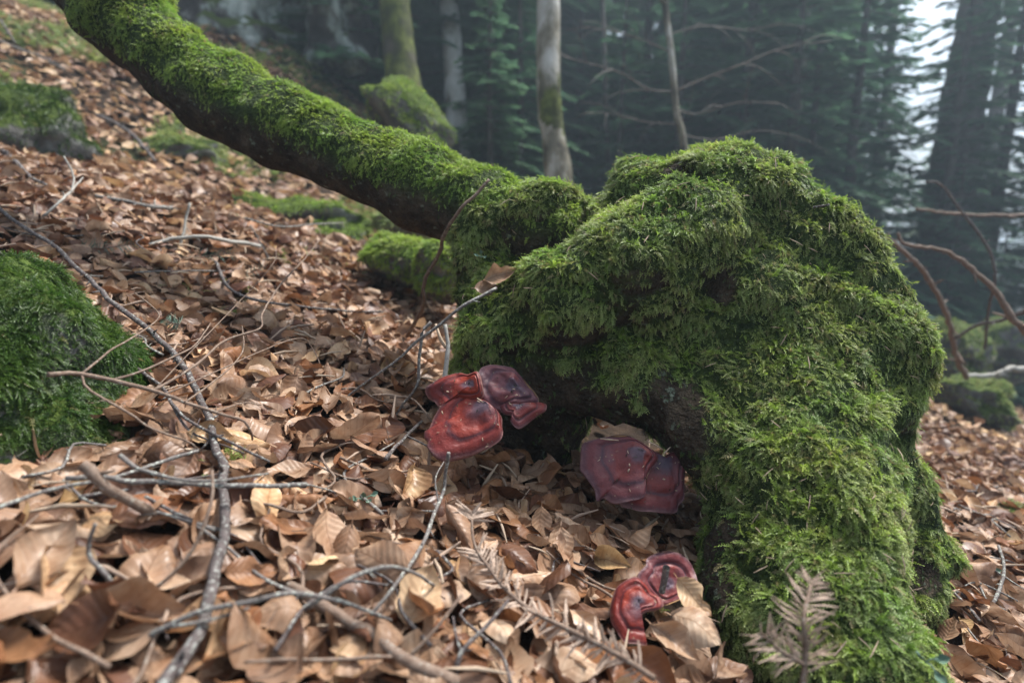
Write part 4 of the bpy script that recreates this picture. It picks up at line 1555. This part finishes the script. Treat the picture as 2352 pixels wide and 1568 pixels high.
leaf_at(1595, 1370, 0.705, 105, -0.9, 0.8, 0, 0, 'leaf_straw', 'golden ribbed beech leaf propped against the curled red fungus')
leaf_at(1600, 1440, 0.675, 130, -0.75, 0.55, 3, 1, 'leaf_tan', 'long glossy tan leaf below the golden leaf at the stump foot')
leaf_at(1552, 1472, 0.66, 130, -0.95, 0.5, 1, 2, 'leaf_tan', 'tan folded leaf draped over the curled red fungus')
leaf_at(1497, 1540, 0.625, 150, -0.95, 0.55, 1, 1, 'leaf_rust', 'rust leaf hanging over the end of the curled red fungus')
leaf_at(1148, 632, 1.0, 88, 0.35, 0.65, 1, 0, 'leaf_tan', 'single tan leaf lodged in the moss below the trunk neck')
leaf_at(1118, 660, 0.995, 60, 0.2, 0.6, 0, 3, 'leaf_mauve', 'small pale leaf scrap under the leaf lodged in the moss')
g_ = PG(1300, 1535, 0.035)
leaf_at(1300, 1535, proj(g_)[2], 165, 0.15, 0.45, 0, 2, 'leaf_tan', 'broad pale tan leaf lying flat below the dead fir sprig')
g_ = PG(960, 1370, 0.045)
leaf_at(965, 1365, proj(g_)[2], 150, 1.2, 0.6, 0, 1, 'leaf_straw', 'yellow straw leaf standing tilted between the curved twigs')
g_ = PG(330, 1395, 0.05)
leaf_at(330, 1395, proj(g_)[2], 210, 0.05, 0.4, 2, 1, 'leaf_tan', 'long rolled tan leaf lying across the thick lichen stick')
g_ = PG(110, 1265, 0.045)
leaf_at(110, 1265, proj(g_)[2], 190, 1.05, 0.6, 1, 3, 'leaf_tan', 'large tan leaf folded along its midrib at the end of the peeled stick')
g_ = PG(585, 1320, 0.035)
leaf_at(580, 1310, proj(g_)[2], 120, 0.3, 0.5, 0, 0, 'leaf_rust', 'orange brown leaf with a dark wet half beside the thick lichen stick')

# ================================================================== TWIGS AND STICKS
def stick_mesh(pts, w0, w1, mat, seed, knots=True, sides=8):
    L = np.linalg.norm(np.diff(pts, axis=0), axis=1).sum()
    n = max(10, min(60, int(L / 0.012)))
    c = catmull(pts, n)
    wig = np.stack([vnoise(c * 45, seed), vnoise(c * 45, seed + 1), vnoise(c * 45, seed + 2)], -1)
    r = np.linspace(w0, w1, n)
    c = c + wig * (r * 0.55)[:, None]
    if knots:
        r = r * (1 + 0.22 * np.maximum(0, vnoise(c * 60, seed + 7)))
    v, f = tube(c, r, sides, True, 0.10, seed)
    mb = MB().add(v, f)
    rr = np.random.default_rng(seed)
    if knots:                                                        # broken-off side stubs
        for k in range(int(L / 0.09)):
            i = int(rr.integers(2, n - 2))
            d = norm(norm(c[i + 1] - c[i]) * 0.5 + rr.normal(size=3) * 0.7)
            l = r[i] * rr.uniform(2.2, 6.0)
            mb.add(*tube([c[i], c[i] + d * l * 0.6, c[i] + d * l], [r[i] * 0.45, r[i] * 0.35, r[i] * 0.22], 5))
    return mb, c, r


def twig(label, pxs, w, mat, e=0.03, name='twig', depths=None, sides_=(), cat='twig', group=None):
    """pxs: pixels along the twig; w: width in pixels at both ends; e: height over the litter (number or per point)"""
    n = len(pxs)
    if depths is not None:
        pts = np.array([P(x, y, d) for (x, y), d in zip(pxs, depths)])
    else:
        ee = np.broadcast_to(np.asarray(e, float), (n,))
        pts = np.array([PG(x, y, q) for (x, y), q in zip(pxs, ee)])
    d = proj(pts)[2]
    sd_ = int(abs(pxs[0][0] * 7 + pxs[0][1] * 3)) % 9973
    mb, c, r = stick_mesh(pts, px_m(w[0] / 2, d[0]), px_m(w[1] / 2, d[-1]), mat, sd_)
    o = obj(name, mb.mesh(name, M[mat]))
    tag(o, label, cat, group)
    for k, (sp, sw, se) in enumerate(sides_):
        q = np.array([PG(x, y, v) for (x, y), v in zip(sp, np.linspace(se[0], se[1], len(sp)))])
        i = np.argmin(((c - q[0]) ** 2).sum(1))
        q[0] = c[i]
        dq = proj(q)[2]
        m2, _, _ = stick_mesh(q, px_m(sw[0] / 2, dq[0]), px_m(sw[1] / 2, dq[-1]), mat, sd_ + 31 * k + 5, True, 6)
        obj('side_twig', m2.mesh('side_twig', M[mat]), o)
    return o


twig('thick lichen grey stick running down the slope between the leaves', [(-30, 455), (51, 519), (123, 563), (171, 611), (213, 646), (247, 687), (322, 742), (377, 793), (411, 828), (435, 862), (460, 917), (480, 965), (494, 1016), (511, 1060), (512, 1118), (518, 1176), (514, 1238), (497, 1300), (480, 1375), (459, 1443), (411, 1520), (360, 1600)],
     (8, 34), 'twig_dark', np.concatenate([np.full(12, 0.05), np.full(10, 0.045)]), 'stick')
twig('purple grey stick running beside the moss cushion to meet the thick lichen stick', [(-30, 560), (0, 581), (45, 618), (89, 663), (147, 711), (192, 749), (237, 790), (309, 841), (370, 886), (394, 924), (432, 965), (500, 1000), (566, 1033), (620, 1060)], (9, 6), 'twig_dark', 0.055, 'stick',
     sides_=[([(192, 749), (210, 760), (235, 788)], (5, 4), (0.05, 0.06)), ([(394, 924), (430, 985), (480, 1010), (560, 1040)], (6, 4), (0.05, 0.04))])
twig('brown branching twig with long fine side twigs over the crossing sticks', [(113, 857), (178, 857), (274, 877), (360, 900), (425, 924), (487, 944), (556, 965), (575, 990), (580, 1009)], (12, 5), 'twig_brown', np.array([0.13, 0.12, 0.11, 0.10, 0.095, 0.085, 0.075, 0.06, 0.04]), 'twig', sides_=[
    ([(360, 900), (446, 841), (515, 783), (597, 754), (604, 718), (648, 649), (703, 591), (734, 550)], (7, 2.5), (0.10, 0.16)),
    ([(274, 877), (326, 852), (394, 821), (446, 793), (484, 742)], (6, 3), (0.11, 0.13)),
    ([(192, 858), (247, 810), (292, 783), (357, 738), (360, 714), (309, 673)], (6, 2.5), (0.12, 0.13)),
    ([(185, 860), (206, 896), (302, 951), (343, 982), (429, 1013), (456, 1033)], (6, 4), (0.12, 0.05)),
    ([(425, 924), (525, 848), (559, 800), (556, 749)], (5, 2.5), (0.095, 0.10)),
    ([(597, 754), (669, 780), (720, 804), (748, 879)], (4, 2.5), (0.11, 0.03)),
    ([(648, 649), (630, 600), (600, 550), (570, 519)], (3, 2), (0.13, 0.16)),
    ([(487, 944), (560, 925), (600, 930)], (4, 2.5), (0.085, 0.07))])
twig('thick peeled brown stick with a cut end poking out of the leaves', [(185, 1070), (233, 1111), (326, 1166), (378, 1205)], (25, 21), 'twig_brown', np.array([0.10, 0.085, 0.05, 0.0]), 'stick')
twig('straight grey stick lying across the thick lichen stick', [(151, 1097), (240, 1095), (309, 1104), (412, 1107), (514, 1116), (617, 1116), (703, 1114)], (13, 11), 'twig_grey', 0.075, 'stick', sides_=[([(690, 1114), (730, 1118), (770, 1130), (806, 1149)], (5, 3), (0.07, 0.03))])
twig('olive twig bending over the straight grey stick', [(275, 1045), (300, 1065), (329, 1080), (411, 1101), (497, 1104), (560, 1095), (617, 1087)], (11, 4), 'twig_grey', 0.082)
twig('grey twig resting under the peeled stick near the moss cushion', [(-20, 1170), (40, 1150), (103, 1128), (160, 1114), (206, 1107), (300, 1085), (400, 1050), (455, 1035)], (10, 8), 'twig_grey', 0.055)
twig('mauve twig leaning up against the thick lichen stick', [(487, 1080), (489, 1130), (473, 1197), (442, 1265), (394, 1320), (343, 1361)], (7, 10), 'twig_brown', np.array([0.11, 0.10, 0.085, 0.065, 0.05, 0.035]))
twig('bent dark twig standing in the leaves by the peeled stick', [(218, 1203), (206, 1240), (206, 1279), (243, 1317), (271, 1375)], (9, 12), 'twig_grey', np.array([0.09, 0.07, 0.055, 0.05, 0.02]))
twig('long bow shaped twig curving through the leaves', [(285, 1480), (377, 1440), (463, 1402), (583, 1378), (651, 1365), (749, 1371), (838, 1399), (897, 1423)], (14, 8), 'twig_grey', np.array([0.03, 0.05, 0.06, 0.07, 0.075, 0.075, 0.06, 0.04]), sides_=[([(377, 1440), (470, 1425), (573, 1396)], (9, 6), (0.05, 0.06))])
twig('thick pale brown stick sunk in the leaves under the bow shaped twig', [(615, 1322), (686, 1358), (749, 1392), (818, 1433), (886, 1478), (955, 1522), (1050, 1568)], (22, 30), 'twig_brown', np.array([0.0, 0.035, 0.04, 0.04, 0.045, 0.045, 0.04]), 'stick', sides_=[([(941, 1515), (1006, 1437), (1061, 1365)], (10, 8), (0.05, 0.09)), ([(930, 1505), (800, 1512), (640, 1515), (560, 1520)], (9, 7), (0.04, 0.04))])
twig('forked blackish twig standing beside the thick pale brown stick', [(1047, 1556), (1058, 1495), (1109, 1443), (1167, 1378)], (12, 8), 'twig_dark', np.array([0.03, 0.05, 0.065, 0.085]), sides_=[([(1058, 1495), (1045, 1450), (1040, 1415)], (8, 5), (0.05, 0.06))])
twig('grey twig running down from under the large red fungus', [(1030, 1040), (1023, 1080), (1018, 1128), (996, 1183), (972, 1245), (941, 1296), (903, 1351), (852, 1413)], (9, 9), 'twig_grey', np.array([0.13, 0.10, 0.07, 0.055, 0.05, 0.05, 0.045, 0.03]), sides_=[([(996, 1183), (950, 1172), (870, 1172)], (5, 3), (0.055, 0.03)), ([(1010, 1150), (1000, 1100), (1020, 1060)], (4, 3), (0.07, 0.09))])
twig('arched twig rising above the bow shaped twig', [(700, 1400), (749, 1365), (818, 1320), (896, 1299), (955, 1317), (1003, 1347)], (11, 7), 'twig_grey', np.array([0.05, 0.075, 0.095, 0.10, 0.08, 0.05]))
twig('long fine twig reaching from the lodged leaf on the moss down into the litter', [(1140, 661), (1092, 687), (1051, 711), (1003, 752), (955, 786), (920, 821), (879, 852), (835, 882), (794, 913), (749, 944), (686, 965), (600, 985), (525, 999)], (7.5, 4), 'twig_grey', depths=[0.99, 0.97, 0.965, 0.97, 0.98, 0.99, 1.0, 1.02, 1.03, 1.05, 1.08, 1.09, 1.10])
twig('bare twig leaning against the neck of the trunk', [(1123, 412), (1090, 450), (1058, 480), (1023, 535), (1010, 581), (982, 629), (972, 663), (974, 694), (962, 725), (934, 773)], (7, 9), 'twig_brown', depths=[1.03, 1.03, 1.03, 1.06, 1.1, 1.14, 1.17, 1.2, 1.26, 1.36])
twig('snapped upright twig with a splintered tip beside the large red fungus', [(1023, 745), (1028, 790), (1026, 830), (1022, 880)], (9, 11), 'twig_pale', depths=[0.985, 0.98, 0.975, 0.97])
twig('short broken brown stub beside the snapped upright twig', [(1000, 745), (1010, 775), (1024, 800)], (6, 9), 'wood_pale', depths=[1.0, 0.99, 0.99])
twig('drooping grey twig left of the snapped upright twig'.replace('left of', 'hanging next to'), [(990, 740), (968, 770), (962, 862), (950, 900), (927, 927), (903, 965)], (8, 5), 'twig_grey', depths=[1.0, 1.0, 1.0, 1.0, 1.02, 1.04])
twig('thin mauve twig arching beside the rim of the large red fungus', [(895, 913), (941, 913), (968, 937), (989, 965), (1000, 985)], (5, 4), 'twig_brown', np.array([0.05, 0.07, 0.08, 0.07, 0.05]))
twig('short dark twig pointing down from the large red fungus', [(968, 968), (934, 999), (910, 1025), (886, 1054)], (7, 9), 'twig_dark', 0.05, sides_=[([(934, 999), (960, 1012), (985, 1025)], (5, 4), (0.05, 0.06))])
twig('dark twig with a forked tip on the upper slope', [(0, 339), (41, 377), (69, 405), (106, 425)], (10, 6), 'twig_dark', 0.04)
twig('pale hooked twig on the upper slope', [(99, 497), (137, 463), (165, 435), (168, 401), (147, 360)], (6, 4), 'twig_pale', np.array([0.03, 0.07, 0.09, 0.12, 0.16]), sides_=[([(165, 440), (180, 420), (190, 408)], (5, 3), (0.09, 0.10))])
twig('grey stick lying level on the slope below the trunk', [(219, 449), (291, 463), (360, 477), (425, 477)], (8, 10), 'twig_grey', 0.04)
twig('pale forked twig standing at the end of the level grey stick', [(436, 466), (428, 500), (420, 540), (411, 575)], (6, 6), 'twig_pale', np.array([0.14, 0.10, 0.06, 0.02]))
twig('dark stick slanting down the slope under the trunk', [(223, 264), (285, 295), (326, 333), (357, 370)], (8, 7), 'twig_dark', 0.06)
twig('grey twig at the top of the leafy slope', [(-10, 92), (55, 117), (89, 127), (150, 160)], (6, 4), 'twig_grey', 0.05)
twig('fine twig at the top of the leafy slope', [(0, 45), (20, 75), (35, 100)], (5, 3), 'twig_dark', 0.08)
twig('lichen white curved stick beyond the level grey stick', [(343, 563), (400, 548), (473, 545), (540, 556), (600, 565)], (8, 9), 'twig_pale', np.array([0.03, 0.06, 0.08, 0.06, 0.04]))
twig('thin straight twig across the leaves beyond the crossing sticks', [(309, 625), (400, 622), (480, 622), (566, 625)], (4, 3), 'twig_grey', 0.04)
twig('long thin twig lying below the moss cushion with a twig across', [(495, 600), (507, 625), (521, 656), (566, 683), (651, 699), (806, 714), (880, 716)], (7, 4), 'twig_dark', 0.05)
twig('bare twig lying across the bright moss cushion', [(560, 500), (640, 520), (720, 515), (790, 512)], (4, 3), 'twig_grey', 0.12)
twig('slender twig sticking up from the slope before the bright moss cushion', [(620, 600), (600, 560), (575, 517)], (4, 2.5), 'twig_grey', np.array([0.03, 0.08, 0.13]))
G_ = 'bare branches beyond the stump'
twig('arching bare branch rising from the rounded mossy stone', [(1871, 463), (1933, 484), (1994, 519), (2059, 563), (2107, 608), (2135, 646), (2166, 701), (2183, 756), (2197, 814), (2221, 868)], (7, 12), 'twig_brown', depths=[2.3, 2.35, 2.4, 2.5, 2.6, 2.7, 2.8, 2.9, 3.0, 3.1], name='branch', cat='branch', group=G_)
twig('long drooping bare branch bending over beyond the stump', [(2063, 536), (2080, 560), (2169, 577), (2231, 618), (2282, 666), (2320, 721), (2352, 759), (2400, 830)], (6, 17), 'twig_brown', depths=[2.2, 2.2, 2.2, 2.2, 2.2, 2.2, 2.2, 2.2], name='branch', cat='branch', group=G_)
twig('dark bare branch crossing between the two arching branches', [(2193, 776), (2248, 745), (2300, 735), (2352, 714), (2400, 690)], (7, 11), 'twig_dark', depths=[2.9, 2.8, 2.7, 2.6, 2.5], name='branch', cat='branch', group=G_)
twig('pale barkless stick lying behind the rounded mossy stone', [(2215, 862), (2282, 862), (2317, 848), (2360, 848), (2420, 850)], (10, 16), 'twig_pale', depths=[3.3, 3.3, 3.3, 3.3, 3.3], name='stick')
twig('thin bare branch looping over in front of the hazy firs', [(2128, 418), (2162, 425), (2197, 470), (2240, 525), (2275, 581), (2286, 639), (2272, 704), (2262, 800)], (5, 6), 'twig_dark', depths=[2.6, 2.6, 2.6, 2.6, 2.6, 2.6, 2.7, 2.9], name='branch', cat='branch', group=G_)
twig('level bare branch in front of the broad dark conifer', [(2104, 480), (2179, 490), (2265, 494), (2360, 494), (2430, 490)], (6, 9), 'twig_brown', depths=[2.8, 2.8, 2.8, 2.8, 2.8], name='branch', cat='branch', group=G_)
twig('dark forked twig on the leaves beyond the stump foot', [(2190, 1361), (2220, 1390), (2251, 1426)], (7, 8), 'twig_dark', 0.03)
twig('long dark twig lying beyond the stump foot', [(2197, 1358), (2265, 1385), (2352, 1419), (2400, 1440)], (8, 8), 'twig_dark', 0.03)
twig('curved grey twig standing on the leaves beyond the stump foot', [(2293, 1251), (2306, 1293), (2303, 1334), (2286, 1375), (2262, 1402)], (6, 8), 'twig_grey', np.array([0.10, 0.08, 0.06, 0.04, 0.02]))
twig('thin twig lying beside the flat moss cushion', [(2142, 1125), (2200, 1128), (2248, 1125), (2330, 1108)], (5, 4), 'twig_dark', 0.03)
twig('fine grey twig on the pale leaves below the stump', [(2224, 1443), (2260, 1490), (2300, 1529)], (4, 4), 'twig_grey', 0.03)
twig('small dark snag poking out of the moss on the stump', [(1868, 478), (1890, 474), (1905, 470)], (6, 4), 'twig_dark', depths=[0.96, 0.95, 0.94], name='snag')
# a few anonymous twigs scattered through the litter
tw_rng = np.random.default_rng(5)
for k in range(46):
    x, y = tw_rng.uniform(60, 1500), tw_rng.uniform(430, 1520)
    if k % 6 == 0:
        x, y = tw_rng.uniform(2180, 2340), tw_rng.uniform(980, 1500)
    g0 = PG(x, y, 0.03)
    if root_sdf(g0[None])[0] < 0.05:
        continue
    a = tw_rng.uniform(0, 6.28)
    L = tw_rng.uniform(0.06, 0.20)
    dv = np.array([math.cos(a), math.sin(a), 0])
    pts = []
    for t in (-0.5, -0.15, 0.2, 0.5):
        q = g0 + dv * L * t + np.array([-dv[1], dv[0], 0]) * L * 0.12 * tw_rng.normal()
        q[2] = float(gz(q[0], q[1])) + 0.030 + 0.015 * tw_rng.random()
        pts.append(q)
    mt = ['twig_grey', 'twig_brown', 'twig_dark'][k % 3]
    mb, _, _ = stick_mesh(np.array(pts), 0.0022, 0.0012, mt, 900 + k, True, 6)
    o = obj('twig', mb.mesh('twig', M[mt]))
    tag(o, f"short loose {['grey', 'brown', 'dark'][k % 3]} twig lying {where_on_slope(g0)}", 'twig', 'short twigs scattered on the litter')

# ---- fir sprigs
def fir_sprig(label, pts, r0, r1, needle, span, mat, seed, flat=True, side=None, tip=0, nw=0.030):
    rr = np.random.default_rng(seed)
    c = catmull(pts, 60)
    o = empty('fir_sprig', tuple(c[0]))
    tag(o, label, 'fir sprig')
    v, f = tube(c, np.linspace(r0, r1, 60), 7, True, 0.12, seed)
    obj('stem', MB().add(v - c[0], f).mesh('stem', M['twig_brown']), o)

    def needles(c, span, needle, name, n):
        V, F = [], []
        view = norm(CAM - c.mean(0))
        for k in range(n):
            t = span[0] + (span[1] - span[0]) * k / n
            i = min(int(t * (len(c) - 1)), len(c) - 2)
            a = c[i]
            td = norm(c[i + 1] - c[i])
            sd_ = norm(np.cross(view, td))
            for sg in (-1, 1):
                if rr.random() < 0.22:
                    continue
                L = needle * rr.uniform(0.45, 1.15) * (1 - 0.35 * max(0, t - 0.7) / 0.3)
                d = norm(td * rr.uniform(0.5, 0.95) + sd_ * sg + rr.normal(size=3) * 0.30 + view * 0.15)
                w = norm(np.cross(d, view + rr.normal(size=3) * 0.3)) * needle * nw
                m = a + d * L * 0.55 + rr.normal(size=3) * L * 0.03
                i0 = len(V)
                th = view * needle * 0.02
                V += [a - w * 0.5, a + w * 0.5, m - w, m + w, a + d * L - w * 0.35, a + d * L + w * 0.35, m + th]
                F += [[i0, i0 + 1, i0 + 6], [i0, i0 + 6, i0 + 2], [i0 + 1, i0 + 3, i0 + 6], [i0 + 2, i0 + 6, i0 + 4], [i0 + 6, i0 + 3, i0 + 5], [i0 + 6, i0 + 5, i0 + 4]]
        ob = obj(name, mesh(name, np.array(V) - np.array(o.location), F, mat, False), o)
        ob['kind'] = 'stuff'
    needles(c, span, needle, 'needles', 34 if nw < 0.04 else 64)
    for k, sdp in enumerate(side or ()):
        q = catmull(sdp, 24)
        v, f = tube(q, np.linspace(r1 * 1.1, r1 * 0.6, 24), 6, True, 0.1, seed + k)
        obj('side_stem', MB().add(v - c[0], f).mesh('side_stem', M['twig_brown']), o)
        needles(q, (0.1, 1.0), needle * 0.85, 'needles', 24)
    if tip:
        q = np.array([c[-1] + (c[-1] - c[-4]) * t for t in np.linspace(0, 1.6, 8)])
        needles(q, (0, 1), tip, 'needles', 14)
    return o


S1 = [(1503, 1557, 0.60), (1435, 1512, 0.625), (1366, 1474, 0.645), (1297, 1440, 0.665), (1222, 1402, 0.685), (1160, 1351, 0.71), (1123, 1303, 0.735), (1095, 1262, 0.755), (1085, 1224, 0.775), (1084, 1193, 0.79)]
fir_sprig('fallen dead fir sprig with a tuft of brown needles at its raised tip', [P(x, y, d * 0.90) for x, y, d in S1], 0.0032, 0.0016, 0.026, (0.05, 0.80), M['needle_dead'], 3, tip=0.026, nw=0.062)
S2 = [(1838, 1610, 0.535), (1850, 1500, 0.545), (1846, 1420, 0.55), (1862, 1345, 0.575)]
fir_sprig('upright dead brown fir sprig standing before the mossy stump foot', [P(*a) for a in S2], 0.0030, 0.0018, 0.034, (0.2, 1.0), M['needle_dead'], 9, side=[[P(1846, 1525, 0.54), P(1790, 1490, 0.545), P(1745, 1450, 0.55)]], tip=0.020)
g_ = PG(395, 742, 0.04)
fir_sprig('tiny silver green fir sprig dropped among the leaves', [g_ + np.array([0.02, -0.01, 0]), g_, g_ + np.array([-0.02, 0.012, 0.006])], 0.001, 0.0008, 0.020, (0, 1), M['needle_green'], 12)
g_ = PG(560, 630, 0.04)
fir_sprig('dark green fir sprig lying beyond the crossing sticks', [g_ + np.array([-0.06, 0.0, 0.0]), g_, g_ + np.array([0.06, -0.01, 0.02])], 0.0015, 0.001, 0.022, (0, 1), M['needle_green'], 13)
g_ = PG(230, 570, 0.04)
fir_sprig('flat grey green sprig on the slope above the crossing sticks', [g_ + np.array([-0.09, 0.02, 0.0]), g_, g_ + np.array([0.09, -0.01, 0.01])], 0.0015, 0.001, 0.026, (0, 1), M['needle_green'], 14)
g_ = PG(450, 590, 0.04)
fir_sprig('grey green sprig beneath the lichen white curved stick', [g_ + np.array([-0.1, 0.02, 0.0]), g_, g_ + np.array([0.1, 0.03, 0.01])], 0.0015, 0.001, 0.028, (0, 1), M['needle_green'], 15)

M['seedling'] = make_bark('seedling_leaf', (0.10, 0.20, 0.13), (0.22, 0.33, 0.25), None, 0.6, 60, 0.5)


def seedling(label, base, tips, size):
    e = empty('seedling', tuple(base))
    tag(e, label, 'seedling')
    for k, (dx, dy, dz) in enumerate(tips):
        t = np.array([dx, dy, dz]) * size
        v, f = tube(catmull([[0, 0, 0], t * 0.5 + [0, 0, size * 0.15], t], 6), 0.0007, 5, True)
        obj('stalk', MB().add(v, f).mesh('stalk', M['seedling']), e)
        lf = obj('leaf', SEED_LEAF, e)
        lf.location = t * 1.25
        nrm_ = norm(norm(CAM - base) * 0.6 + np.array([0, 0, 0.6]))
        X, Y, Z = frame(np.array([t]), np.array([nrm_]))
        lf.rotation_euler = tuple(euler_from_axes(X, Y, Z)[0])
        lf.scale = (size * 0.75,) * 3
    return e


SEED_LEAF = leaf_mesh(990, 9, 7, M['seedling'], 0.2, 0.5, 0.3)
seedling('pale blue green two leaved seedling on the mossy stump foot', P(2035, 1348, 0.77), [(-0.5, -0.3, 0.5), (0.6, -0.3, -0.2)], 0.022)
seedling('blurred blue green seedling rooted low on the mossy toe of the stump', P(2125, 1520, 0.62), [(-0.5, -0.3, 0.5), (0.5, -0.2, 0.3), (0.2, -0.6, -0.2)], 0.022)
seedling('tiny green seedling in the moss above the lodged tan leaf', P(1105, 592, 1.0), [(-0.6, -0.2, 0.3), (0.5, -0.3, 0.1), (0.0, -0.3, 0.7)], 0.012)
seedling('small green seedling among the leaves beyond the stump foot', PG(2262, 1310, 0.03), [(-0.6, -0.2, 0.3), (0.6, -0.3, 0.2)], 0.022)
seedling('pale green sprig of seedling leaves below the large red fungus', PG(835, 1150, 0.03), [(-0.6, -0.3, 0.3), (0.5, -0.4, 0.2), (0.1, -0.3, 0.6), (0.7, 0.2, 0.4)], 0.016)

# brown conifer needles caught in the moss, and moss wisps on the litter
NV, NF = tube([[-0.5, 0, 0], [0, 0, 0.05], [0.5, 0, 0]], [0.02, 0.045, 0.02], 4, False)
nd = source(mesh('fir_needle', NV, NF, M['needle_dead'], False))
nd2 = source(mesh('fir_needle', NV, NF, M['wood_pale'], False))
pn_, nn_, _ = sample_faces(RV, RF, 5000)
ng_ = grad(root_sdf, pn_)
qx, qy, qd = proj(pn_)
w_ = np.where(qy > 1100, 0.16, 0.06) * (root_bare(pn_, ng_) > 0.5) * (np.einsum('ij,ij->i', ng_, norm(CAM - pn_)) > 0.1)
k_ = RNG.random(len(pn_)) < w_
pn_, ng_ = pn_[k_], ng_[k_]
dn_ = norm(RNG.normal(size=pn_.shape) + np.array([0, 0, -0.5]))
dn_ = norm(dn_ - ng_ * np.einsum('ij,ij->i', dn_, ng_)[:, None] * 0.8)
X, Y, Z = frame(dn_, ng_)
scatter('needle_litter', pn_ + ng_ * 0.014 , euler_from_axes(X, Y, Z), RNG.uniform(0.010, 0.024, len(pn_)), RNG.integers(0, 2, len(pn_)).astype(float), [nd, nd2], None, 'brown conifer needles caught in the moss of the stump')
nd3 = source(mesh('twiglet', *tube([[-0.5, 0, 0], [-0.1, 0.05, 0.03], [0.2, -0.02, 0.0], [0.5, 0.04, 0.03]], [0.022, 0.02, 0.017, 0.010], 5, False), M['twig_dark'], False))
nd4 = source(mesh('twiglet', *tube([[-0.5, 0, 0], [-0.1, -0.06, 0.03], [0.2, -0.03, 0.04], [0.5, 0.06, 0.0]], [0.018, 0.018, 0.015, 0.010], 5, False), M['twig_grey'], False))
gx_, gy_ = leaf_spots(2600, (-1.7, 1.4), (0.26, 2.4))
gp = np.stack([gx_, gy_, gz(gx_, gy_) + 0.026 + 0.02 * RNG.random(len(gx_))], -1)
gp = gp[root_sdf(gp) > 0.01]
dn_ = norm(RNG.normal(size=gp.shape) * np.array([1, 1, 0.35]))
X, Y, Z = frame(dn_, np.tile([0.3, -0.1, 1.0], (len(gp), 1)))
iz = RNG.choice(4, len(gp), p=[0.4, 0.2, 0.2, 0.2])
scatter('twig_debris', gp, euler_from_axes(X, Y, Z), np.where(iz < 2, RNG.uniform(0.012, 0.024, len(gp)), RNG.uniform(0.02, 0.075, len(gp))), iz.astype(float), [nd, nd2, nd3, nd4], None, 'fine needles and twig fragments strewn over the leaf litter')
gx_, gy_ = leaf_spots(9000, (-2.4, 1.6), (0.3, 2.6))
gp = np.stack([gx_, gy_, gz(gx_, gy_) + 0.018], -1)
k_ = (vnoise(gp * 5.5, 81) > 0.56) & (root_sdf(gp) > 0)
gp = gp[k_]
ob = moss_cover('moss_wisps', None, gp, np.tile(norm(np.array([0.3, -0.1, 1.0])), (len(gp), 1)), 0.028, 'moss', 0.5, 0.7, 0.0, 30)
ob['label'] = 'wisps of green moss growing between the fallen leaves'
gx_, gy_ = leaf_spots(30000, (-5, 1), (3.2, 8))
gp = np.stack([gx_, gy_, gz(gx_, gy_) + 0.01], -1)
gp = gp[vnoise(gp * 1.6, 83) > 0.05]
ob = moss_cover('ground_moss', None, gp, np.tile(norm(np.array([0.3, -0.1, 1.0])), (len(gp), 1)), 0.07, 'moss', 0.4, 0.7, 0.0, 8)
ob['label'] = 'moss carpet on the bank below the rock crag'

# ================================================================== HAZE
s = NT('haze')
s.t.nodes.remove(s.b)
pv = s.n('VolumePrincipled')
pv.inputs['Color'].default_value = (0.64, 0.82, 0.98, 1)
pv.inputs['Density'].default_value = 0.0085
pv.inputs['Anisotropy'].default_value = 0.35
s.l(pv.outputs[0], s.out.inputs['Volume'])
zl, zh = float(gv[:, 2].min()) - 1.0, max(float(gv[:, 2].max()), 12.0) + 3.0
hb = 97.0
hv = [(x, y, z) for x in (-hb, hb) for y in (-hb + 1.2, hb + 1.2) for z in (zl, zh)]
hz = obj('haze', mesh('haze', hv, [[0, 1, 3, 2], [4, 6, 7, 5], [0, 4, 5, 1], [2, 3, 7, 6], [0, 2, 6, 4], [1, 5, 7, 3]], s.m, False))
hz['kind'] = 'stuff'
hz['label'] = 'thin pale haze hanging in the forest air'
